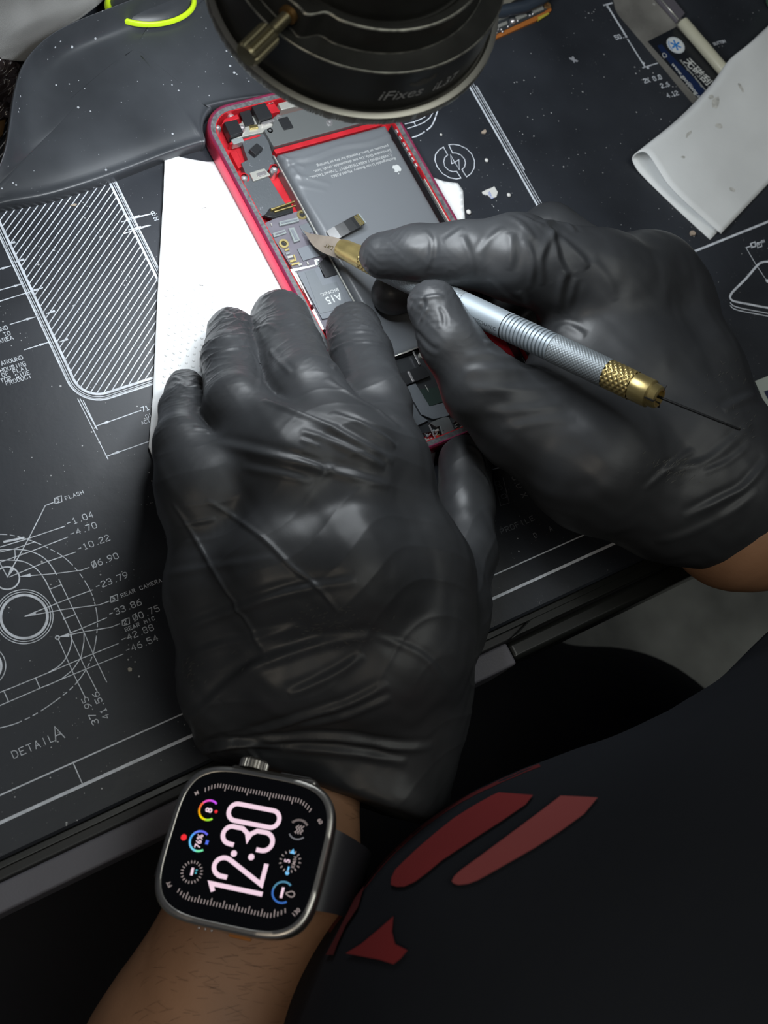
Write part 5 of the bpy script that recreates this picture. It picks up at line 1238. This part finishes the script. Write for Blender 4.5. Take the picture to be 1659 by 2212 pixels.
for ch in ([(820, 1020, 50, 12.2), (892, 1230, 49, 15.3), (880, 1400, 44, 17.2), (852, 1600, 22, 17), (820, 1760, 16, 17.5), (790, 1860, 8, 17)],
           [(752, 1000, 54, 13), (760, 1250, 56, 14), (720, 1600, 19, 15), (720, 1740, 14, 16)],
           [(640, 1010, 53, 12), (600, 1250, 48, 14), (620, 1600, 12, 14), (600, 1740, 0, 16)],
           [(438, 1062, 40, 9.8), (466, 1280, 34, 13), (502, 1480, 25, 13.8), (540, 1610, 9, 13.5), (550, 1740, 0, 15)],
           [(946, 1330, 28, 13.5), (880, 1500, 28, 16), (830, 1640, 14, 17)],
           [(600, 1250, 48, 14), (760, 1250, 56, 14), (893, 1300, 46, 16)], [(620, 1450, 38, 15), (800, 1450, 42, 17)],
           [(438, 1062, 40, 9.8), (640, 1010, 50, 11), (820, 1020, 48, 11.5)]):
    LEFT.chain(pm, ch, 9.0)
FL = palm_union(LEFT, fl_, pm, 11.)
AL = P(590, 1640, 15) * 0 + np.array([-.18, -.93, -.30]); AL /= np.linalg.norm(AL)        # towards the elbow
cutL = P(640, 1712, 12)
ca_, cb_ = P(430, 1618, 22), P(890, 1768, 22); cutn = np.array([(cb_ - ca_)[1], -(cb_ - ca_)[0], 0]); cutn /= np.linalg.norm(cutn); cutn[2] = -.15
LEFT.plane(FL, (ca_ + cb_) / 2, cutn, 3.)
VL, QL = LEFT.mesh(FL); VL = laplace(VL, QL, 9)
treeL = BVHTree.FromPolygons([tuple(v) for v in VL], [tuple(int(i) for i in q) for q in QL])
VL, QL = subdiv(VL, QL); VL = laplace(VL, QL, 2); NL = vnorm(VL, QL); DL = np.zeros(len(VL))
def zl(x, y): return (300 + x / 2.127, 600 + y / 2.127)
def zm(x, y): return (320 + x / 2.183, 1080 + y / 2.183)
CR = lambda pts, a, w, mode='ridge', z=zl: crease(VL, NL, treeL, DL, [z(*p) for p in pts], a, w, mode)
# tendon-like pulls of the glove running from the finger webs to the index knuckle
CR([(330, 755), (480, 790), (650, 830), (830, 875), (1020, 925), (1150, 960)], .8, 1.7); CR([(570, 560), (690, 610), (860, 680), (1010, 760), (1170, 850)], 1.2, 1.6)
CR([(740, 700), (900, 760), (1050, 830), (1130, 870)], .8, 1.4); CR([(860, 460), (960, 530), (1080, 600), (1200, 690)], .8, 1.5); CR([(880, 620), (1010, 670), (1140, 740), (1180, 780)], .7, 1.2)
CR([(470, 870), (620, 900), (800, 940)], .45, 1.4); CR([(690, 800), (830, 850), (860, 900)], .4, 1.0, 'groove'); CR([(740, 740), (830, 780)], .4, .9)
# knuckle-side folds of each finger
for pts, a in (([(315, 370), (400, 335), (520, 320)], .7), ([(320, 300), (400, 270), (500, 262)], .4), ([(345, 215), (440, 190), (500, 240)], .45), ([(390, 150), (430, 175), (470, 230)], .3),
               ([(120, 560), (190, 540), (290, 548)], .5), ([(160, 480), (230, 505), (290, 500)], .45), ([(150, 455), (200, 480), (140, 540)], .35), ([(250, 690), (310, 700), (320, 720)], .4),
               ([(530, 240), (590, 215), (640, 240)], .4), ([(560, 95), (640, 60), (700, 70)], .3), ([(600, 330), (640, 380), (700, 440)], .35),
               ([(870, 290), (960, 250), (1080, 250)], .5), ([(880, 340), (970, 300), (1120, 300)], .6), ([(900, 230), (980, 210), (1060, 225)], .4), ([(870, 180), (940, 170), (1010, 195)], .35), ([(890, 420), (920, 390), (990, 370)], .4),
               ([(1500, 760), (1560, 800), (1590, 880)], .5), ([(1540, 860), (1590, 920), (1610, 960)], .4), ([(550, 520), (560, 440), (530, 350)], .3)):
    CR(pts, a, .95)
# long straight creases and cuff folds on the back of the hand
CR([(110, 10), (180, 110), (295, 310), (410, 495), (470, 580), (540, 720)], .55, .75, 'bump', zm); CR([(270, 0), (410, 85), (560, 200), (680, 320), (800, 410), (910, 545)], .6, .8, 'bump', zm)
CR([(50, 135), (180, 115), (320, 90)], .35, .8, 'bump', zm); CR([(80, 350), (250, 325), (430, 300), (600, 275)], .3, 1.4, 'ridge', zm)
CR([(150, 620), (300, 560), (450, 505), (700, 430), (980, 385)], 1.0, 1.6, 'ridge', zm); CR([(160, 760), (330, 690), (520, 650), (720, 590)], .6, 1.6, 'ridge', zm)
CR([(350, 950), (500, 800), (700, 715), (860, 670), (1060, 640)], .9, 1.8, 'ridge', zm); CR([(150, 1060), (270, 980), (420, 830), (560, 740)], .7, 1.6, 'ridge', zm)
CR([(660, 920), (760, 880), (900, 810), (1020, 730)], .8, 1.4, 'ridge', zm); CR([(420, 1120), (560, 1080), (760, 1020), (960, 960), (1140, 870)], 1.0, 1.5, 'ridge', zm)
CR([(700, 1070), (900, 1030), (1060, 970), (1150, 930)], .8, 1.4, 'ridge', zm); CR([(180, 1230), (280, 1180), (400, 1130)], 1.0, 1.6, 'ridge', zm)
CR([(330, 1170), (520, 1135), (760, 1120), (950, 1130), (1180, 1170), (1340, 1165)], 1.4, 1.6, 'ridge', zm); CR([(620, 1170), (800, 1180), (1000, 1200), (1220, 1240)], 1.2, 1.6, 'ridge', zm)
CR([(240, 1210), (330, 1160), (480, 1150), (640, 1170)], 1.0, 1.2, 'ridge', zm); CR([(460, 1160), (490, 1200), (520, 1230)], .5, .8, 'ridge', zm)
CR([(1060, 640), (1200, 690), (1320, 760), (1430, 900)], .4, 1.2, 'ridge', zm)
tipw = np.clip(1 - np.maximum(VL[:, 1] + 8, 0) * 0, 0, 1)
far = np.clip((VL[:, 1] + 60) / 50, 0, 1)
def ridged(V, f, seed, st=(1, 1, 1)):
    x, y, z = (V * st * f).T
    w = np.sin(y * 2.0 + 1.6 * np.sin(x * .7 + seed) + 1.1 * np.sin(z * .9 + seed * 1.7) + seed)
    m_ = np.clip(.5 + .8 * np.sin(x * .45 + seed * 3 + np.sin(y * .4)) * np.cos(z * .5 + y * .3 + seed), 0, 1)
    return (1 - np.abs(w)) ** 2.5 * m_
DL += far * (.34 * ridged(VL, .34, 1.3) + .22 * ridged(VL, .8, 2.1)) + (1 - far) * .25 * ridged(VL, .16, .7, (1, 1, 1))
DL += .16 * wrinkle_noise(VL, .33, 1) * (1 - .4 * far) + .10 * wrinkle_noise(VL, .9, 2) * far + .12 * wrinkle_noise(VL * [1, .5, 1], .16, 3)
VL = VL + NL * DL[:, None]

person = root('person', (60, -360, -500), 'person in black shirt and black nitrile gloves bent over the bench', 'person')
gl = np_obj('left_glove', VL, QL, mGlove, person)
gl['label'] = 'black nitrile glove on the left hand, fingers pressing the phone'
treeL2 = BVHTree.FromPolygons([tuple(v) for v in VL], [tuple(int(i) for i in q) for q in QL])

# ---------------- right glove
RIGHT = Field((-30, -200, -4), (135, 45, 95), .95)
fr_ = []
for ch in ([(826, 551, 34, 7.8), (900, 546, 40, 8.9), (1000, 550, 46, 10.5), (1112, 556, 49, 14.0), (1290, 610, 44, 17)],
           [(1300, 590, 34, 13), (1190, 503, 30, 10), (1000, 585, 19, 9), (848, 634, 12.5, 7.6)],
           [(935, 660, 45, 8.5), (975, 742, 44, 9.5), (1042, 838, 40, 12.6), (1132, 912, 36, 15.6)],
           [(1350, 650, 26, 13), (1215, 600, 19, 9), (1090, 650, 13, 8)],
           [(1390, 720, 20, 13), (1260, 690, 14, 8.5), (1150, 700, 11, 7.5)]):
    g = RIGHT.new(); RIGHT.chain(g, ch, 3.5); fr_.append(g)
pm = RIGHT.new()
for ch in ([(1290, 610, 42, 17), (1350, 640, 38, 18), (1400, 612, 34, 16.5), (1436, 662, 32, 16)],
           [(1436, 662, 32, 16), (1482, 820, 34, 19), (1540, 970, 34, 19.5), (1575, 1060, 34, 19)],
           [(1290, 640, 38, 17), (1370, 820, 36, 20), (1470, 960, 36, 21), (1540, 1060, 34, 22)],
           [(1132, 912, 36, 15.6), (1290, 1000, 36, 21), (1450, 1075, 32, 20), (1560, 1110, 30, 17)],
           [(1290, 700, 34, 16), (1290, 1000, 33, 19)], [(1250, 720, 32, 12), (1190, 900, 34, 15)],
           [(1350, 650, 26, 13), (1400, 800, 26, 18), (1480, 1000, 26, 20)], [(1560, 1080, 33, 20), (1640, 1110, 31, 20)], [(1540, 1000, 34, 19), (1640, 1030, 34, 19)]):
    RIGHT.chain(pm, ch, 9.0)
FR = palm_union(RIGHT, fr_, pm, 5.)
AR = P(1640, 1125, 30) - P(1500, 1050, 34); AR /= np.linalg.norm(AR)
RIGHT.plane(FR, P(1612, 1130, 30), P(1640, 1190, 30) - P(1560, 1065, 30) if False else np.array([.80, -.55, -.1]), 3.)
VR, QR = RIGHT.mesh(FR); VR = laplace(VR, QR, 7)
treeR = BVHTree.FromPolygons([tuple(v) for v in VR], [tuple(int(i) for i in q) for q in QR])
VR, QR = subdiv(VR, QR); VR = laplace(VR, QR, 2); NR_ = vnorm(VR, QR); DR = np.zeros(len(VR))
def zR(x, y): return (750 + x / 1.825, 420 + y / 1.825)
def zt(x, y): return (780 + x / 4.1475, 560 + y / 4.1475)
def zv(x, y): return (860 + x / 2.076, 960 + y / 2.076)
CQ = lambda pts, a, w, mode='ridge', z=zR: crease(VR, NR_, treeR, DR, [z(*p) for p in pts], a * .72, w * 1.1, mode)
for pts, a, w in (([(780, 110), (810, 170), (830, 260), (870, 330)], 1.2, 1.6), ([(800, 140), (860, 190), (920, 250), (950, 290)], 1.0, 1.6), ([(750, 120), (800, 105), (860, 110), (900, 150)], .9, 1.4), ([(830, 130), (790, 180), (760, 260), (770, 360)], .9, 1.5),
                  ([(640, 150), (650, 220), (640, 300)], .6, 1.4), ([(700, 180), (730, 260), (720, 370)], .7, 1.4), ([(860, 300), (840, 380), (830, 470)], .9, 1.6), ([(900, 330), (880, 400), (860, 470)], .6, 1.4), ([(450, 160), (480, 230), (500, 320)], .6, 1.2),
                  ([(300, 140), (330, 180), (330, 240), (310, 300)], .5, 1.0), ([(480, 60), (600, 50), (720, 100), (790, 140)], .5, 1.2), ([(590, 70), (680, 110), (740, 180)], .5, 1.2), ([(520, 240), (560, 180), (620, 130)], .4, 1.2), ([(380, 190), (430, 150), (460, 130)], .4, 1.0),
                  ([(820, 530), (870, 520), (940, 560)], .6, 1.4), ([(960, 250), (1020, 330), (1060, 420)], .4, 1.8), ([(1000, 110), (1130, 115), (1240, 135)], .5, 1.2), ([(680, 380), (700, 450), (760, 520)], .6, 1.4), ([(560, 330), (620, 400), (680, 430)], .4, 1.2),
                  ([(460, 640), (560, 630), (660, 650), (760, 690)], .6, 1.6), ([(450, 700), (600, 690), (760, 700), (860, 730)], .6, 1.7), ([(470, 770), (640, 770), (800, 760), (950, 740)], .5, 1.7), ([(540, 860), (700, 850), (850, 830)], .4, 1.6), ([(600, 930), (760, 900), (900, 880)], .35, 1.6), ([(540, 590), (590, 580), (600, 570)], .5, 1.0),
                  ([(1480, 850), (1560, 810), (1640, 780)], 1.0, 1.5), ([(1240, 1090), (1400, 1060), (1500, 990), (1600, 900)], .5, 1.5)):
    CQ(pts, a, w)
for pts, a, w, md_ in (([(545, 350), (560, 400), (520, 480), (500, 580)], .7, .8, 'groove'), ([(560, 350), (640, 330), (740, 330)], .6, .8, 'ridge'), ([(430, 340), (500, 345), (560, 350)], .4, .8, 'ridge'), ([(700, 430), (740, 500), (750, 620)], .5, .8, 'groove'),
                       ([(470, 620), (540, 700), (620, 780), (700, 820)], .5, .9, 'groove'), ([(600, 440), (560, 500), (540, 560)], .4, .7, 'ridge'), ([(500, 230), (540, 200), (560, 180)], .25, .6, 'groove')):
    CQ(pts, a, w, md_, zt)
CQ([(1100, 210), (1200, 120), (1330, 20)], .5, 1.2, 'ridge', zv); CQ([(1280, 330), (1450, 250), (1560, 190), (1659, 70)], 1.0, 1.4, 'ridge', zv); CQ([(1150, 440), (1300, 400), (1500, 300), (1620, 200)], .6, 1.6, 'ridge', zv); CQ([(1360, 130), (1480, 80), (1580, 0)], .4, 1.1, 'ridge', zv)
tip = np.maximum(np.exp(-((VR - P(826, 551, 34)) ** 2).sum(1) / 150), np.exp(-((VR - P(935, 670, 45)) ** 2).sum(1) / 220))
DR += .12 * ridged(VR, .16, 2.2, (.5, .5, .7)) * (1 - tip) + tip * .25 * ridged(VR, .7, 3.1)
DR += .16 * wrinkle_noise(VR, .30, 5) + .13 * wrinkle_noise(VR, .85, 6) * tip + .12 * wrinkle_noise(VR, .15, 7)
VR = VR + NR_ * DR[:, None]
gr = np_obj('right_glove', VR, QR, mGlove, person)
gr['label'] = 'black nitrile glove on the right hand, pinching the knife'
treeR2 = BVHTree.FromPolygons([tuple(v) for v in VR], [tuple(int(i) for i in q) for q in QR])
# chalky scuffs on the gloves
random.seed(11)
def scuffs(tree, par, c, n, sx, sy, ang, ln_=18, wd=1.0):
    mb_v = []
    for i in range(n):
        x = c[0] + random.gauss(0, sx); y = c[1] + random.gauss(0, sy); a = ang + random.gauss(0, .35); l = random.uniform(.3, 1) * ln_
        x2, y2 = x + l * math.cos(a), y + l * math.sin(a); w = random.uniform(.4, 1) * wd; nx, ny = -math.sin(a) * w / 2, math.cos(a) * w / 2
        mb_v.append([(x, y), ((x + x2) / 2 + nx, (y + y2) / 2 + ny), (x2, y2), ((x + x2) / 2 - nx, (y + y2) / 2 - ny)])
    V = []; F = []
    for q in mb_v:
        hs = []
        for p in q:
            r = ray(*p); r /= np.linalg.norm(r); h = tree.ray_cast(Vector(CAM), Vector(r))
            if h[0] is None: hs = None; break
            hs.append(np.array(h[0]) - r * .18)
        if hs and max(np.linalg.norm(hs[k] - hs[0]) for k in range(4)) < 8: b = len(V); V += hs; F.append((b, b + 1, b + 2, b + 3))
    return V, F
VS = []; FS = []
for a in ((treeL2, None, (690, 1345), 60, 45, 22, -.3, 20, 1.6), (treeL2, None, (760, 1375), 40, 40, 14, .3, 16, 1.5), (treeL2, None, (410, 1455), 30, 14, 18, -.9, 14, 1.6), (treeL2, None, (600, 1420), 20, 60, 30, -.4, 14, 1.2)):
    v, f = scuffs(*a); FS += [tuple(i + len(VS) for i in q) for q in f]; VS += v
np_obj('scuff_marks', VS, FS, mScuff, gl, smooth=False)
VS = []; FS = []
for a in ((treeR2, None, (1450, 1015), 50, 30, 14, -.75, 26, 1.8), (treeR2, None, (1560, 830), 30, 25, 25, -1.0, 14, 1.3), (treeR2, None, (1600, 930), 25, 22, 20, -.9, 16, 1.3)):
    v, f = scuffs(*a); FS += [tuple(i + len(VS) for i in q) for q in f]; VS += v
np_obj('scuff_marks', VS, FS, mScuff, gr, smooth=False)

# ---------------- body: one continuous surface (arms, shoulders, trunk), hidden mostly by the clothes
wc = WC - wn * SW * 36                                  # middle of the left wrist
HB = Field((-260, -560, -330), (330, -120, 330), 3.6)
Fb = HB.new(); kb = 22.
elL = P(430, 2330, -20)
side_w = wx * 9
def bcone(a, b, ra, rb, k=kb, F=None): HB.cone(Fb if F is None else F, a, b, ra, rb, k, 30.)
shL = np.array([-105., -400, 190]); shR = np.array([170., -400, 190])
wrR = P(1590, 1120, 28); elR = np.array([255., -235., 40.])
TA = P(1330, 2400, 40); TB = np.array([95., -265., 40.])
handL = P(680, 1580, 12)
for F_, g in ((Fb, 0.),):
    for s in (-1, 1):
        bcone(wc + side_w * s, elL + np.array([10, 0, 0]) * s, 16.5, 27, 5.)
        bcone(handL + side_w * s * .8, wc + side_w * s, 8, 16.5, 5.)
    bcone(elL, np.array([-190., -400, -20]), 29, 38); bcone(np.array([-190., -400, -20]), shL, 38, 50)
    bcone(wrR, elR, 20, 33); bcone(P(1500, 1060, 32), wrR, 15, 20); bcone(elR, shR, 36, 50)
    bcone(shL, shR, 60, 60); bcone(shL, np.array([-20., -350, -150]), 60, 70); bcone(shR, np.array([110., -360, -150]), 60, 70); bcone(np.array([-20., -350, -150]), np.array([110., -360, -150]), 75, 75)
Vb, Qb = HB.mesh(Fb); Vb = laplace(Vb, Qb, 6); Vb, Qb = subdiv(Vb, Qb); Vb = laplace(Vb, Qb, 3)
bo = np_obj('body', Vb, Qb, mSkin, person, smooth=True); bo['label'] = 'brown skin of the bare forearms'
treeB = BVHTree.FromPolygons([tuple(v) for v in Vb], [tuple(int(i) for i in q) for q in Qb])
# fine arm hair
VS = []; FS = []; random.seed(8)
for i in range(170):
    px = random.uniform(270, 620) if i % 3 else random.uniform(740, 880); py = random.uniform(2010, 2212) if i % 3 else random.uniform(1720, 1830)
    r = ray(px, py); r /= np.linalg.norm(r); h = treeB.ray_cast(Vector(CAM), Vector(r))
    if h[0] is None: continue
    q = np.array(h[0]); nr = np.array(h[1]); nr = nr if nr @ r < 0 else -nr
    dv_ = np.array([random.uniform(.3, 1), random.uniform(-.7, -.1), 0]); dv_ -= nr * (dv_ @ nr); dv_ /= np.linalg.norm(dv_); l = random.uniform(2, 5)
    sd_ = np.cross(nr, dv_) * .02; b = len(VS)
    pts = [q, q + dv_ * l * .5 + nr * .5, q + dv_ * l + nr * .35]
    for p in pts: VS += [p + sd_, p - sd_]
    FS += [(b, b + 1, b + 3, b + 2), (b + 2, b + 3, b + 5, b + 4)]
ho = np_obj('arm_hair', VS, FS, mHair, person, smooth=False); ho['kind'] = 'stuff'

# ---------------- shirt and trousers
SB = Field((-290, -600, -330), (360, -90, 340), 4.2)
Fs = SB.new()
def scone(a, b, ra, rb, k=26.): SB.cone(Fs, a, b, ra, rb, k, 34.)
scone(TA, TB, 82, 86); scone(TA, TA + np.array([25, -55, -150]), 82, 84); scone(TB, TB + np.array([0, -60, -150]), 86, 84)
scone(TA, shL + np.array([12, 0, -15]), 78, 66); scone(TB, shR, 84, 66); scone(shL, shR, 70, 70)
scone(shL, np.array([-180., -400, 30]), 58, 50); scone(shR, np.array([225., -330, 110]), 58, 52)
Vs, Qs = SB.mesh(Fs); Vs = laplace(Vs, Qs, 5); Vs, Qs = subdiv(Vs, Qs); Vs = laplace(Vs, Qs, 2); Ns = vnorm(Vs, Qs)
Vs = Vs + Ns * (1.2 * wrinkle_noise(Vs, .035, 1) + .8 * wrinkle_noise(Vs * [1, 1.2, .5], .07, 4))[:, None]
sh_ = np_obj('shirt', Vs, Qs, mShirt, person); sh_['label'] = 'black shirt with red slanted stripes'
treeS = BVHTree.FromPolygons([tuple(v) for v in Vs], [tuple(int(i) for i in q) for q in Qs])
def zs(x, y): return (560 + x / 1.5096, 1400 + y / 1.5096)
decal('red_stripe', treeS, [zs(*p) for p in ((436, 778), (438, 755), (450, 730), (480, 700), (520, 662), (580, 610), (640, 562), (700, 524), (760, 490), (785, 479), (895, 488), (872, 518), (800, 568), (720, 620), (600, 700), (550, 742), (512, 770), (480, 784), (455, 785))], mShirtRed, sh_, off=.8, maxe=14)
decal('pale_red_stripe', treeS, [zs(*p) for p in ((632, 768), (640, 752), (660, 733), (730, 682), (800, 630), (920, 540), (985, 490), (1105, 496), (1060, 550), (980, 608), (900, 660), (760, 740), (715, 765), (685, 776), (655, 780), (640, 776))], mShirtPink, sh_, off=.8, maxe=14)
decal('red_emblem', treeS, [zs(*p) for p in ((290, 1000), (340, 970), (400, 920), (445, 880), (440, 930), (450, 970), (490, 990), (470, 1015), (445, 1035), (400, 1020))], mShirtRed, sh_, off=.8, maxe=14)
decal('red_emblem', treeS, [zs(*p) for p in ((225, 1005), (250, 960), (275, 910), (320, 820), (350, 780), (330, 850), (290, 910), (265, 965), (250, 1005))], mat('dark_red_print', (.12, .012, .014), .8), sh_, off=.8, maxe=14)
# thin red piping seen along the edge of the shirt
def edge_line(tree, pts, w0, w1, m_, par, out=26, off=.6):
    pp = catmull([(*p, 0) for p in pts], 10); V = []; F = []
    for i, p in enumerate(pp):
        d = pp[min(i + 1, len(pp) - 1)] - pp[max(i - 1, 0)]; d = d / np.linalg.norm(d); n = np.array([-d[1], d[0]]); hit = None
        for s in np.arange(-out, out, 1.0):
            q = p[:2] + n * s; r = ray(*q); r /= np.linalg.norm(r)
            if tree.ray_cast(Vector(CAM), Vector(r))[0] is not None: hit = s; break
        if hit is None: continue
        for s in (hit + w0, hit + w1):
            q = p[:2] + n * s; r = ray(*q); r /= np.linalg.norm(r); h = tree.ray_cast(Vector(CAM), Vector(r)); V.append(np.array(h[0]) - r * off)
        k = len(V)
        if k >= 4 and np.linalg.norm(V[-1] - V[-3]) < 20: F.append((k - 4, k - 3, k - 1, k - 2))
    return np_obj('red_piping', V, F, m_, par) if F else None
edge_line(treeS, [(1160, 1640), (1040, 1698), (930, 1755), (850, 1815), (790, 1880), (740, 1950), (705, 2010)][::-1], 2, 9, mat('dark_red_piping', (.16, .015, .017), .7), sh_)

TRF = Field((-330, -560, -420), (330, 120, -60), 6.)
Ft = TRF.new()
for a, b, ra, rb in (((-90, -400, -200), (-215, 20, -210), 92, 85), ((20, -400, -210), (0, 20, -220), 92, 88), ((-40, -400, -215), (-70, 20, -225), 90, 85), ((150, -400, -200), (100, -215, -225), 92, 74), ((-60, -400, -200), (150, -400, -200), 95, 95)): TRF.cone(Ft, a, b, ra, rb, 30., 40.)
Vt, Qt = TRF.mesh(Ft); Vt = laplace(Vt, Qt, 4)
np_obj('trousers', Vt, Qt, mTrouser, person)
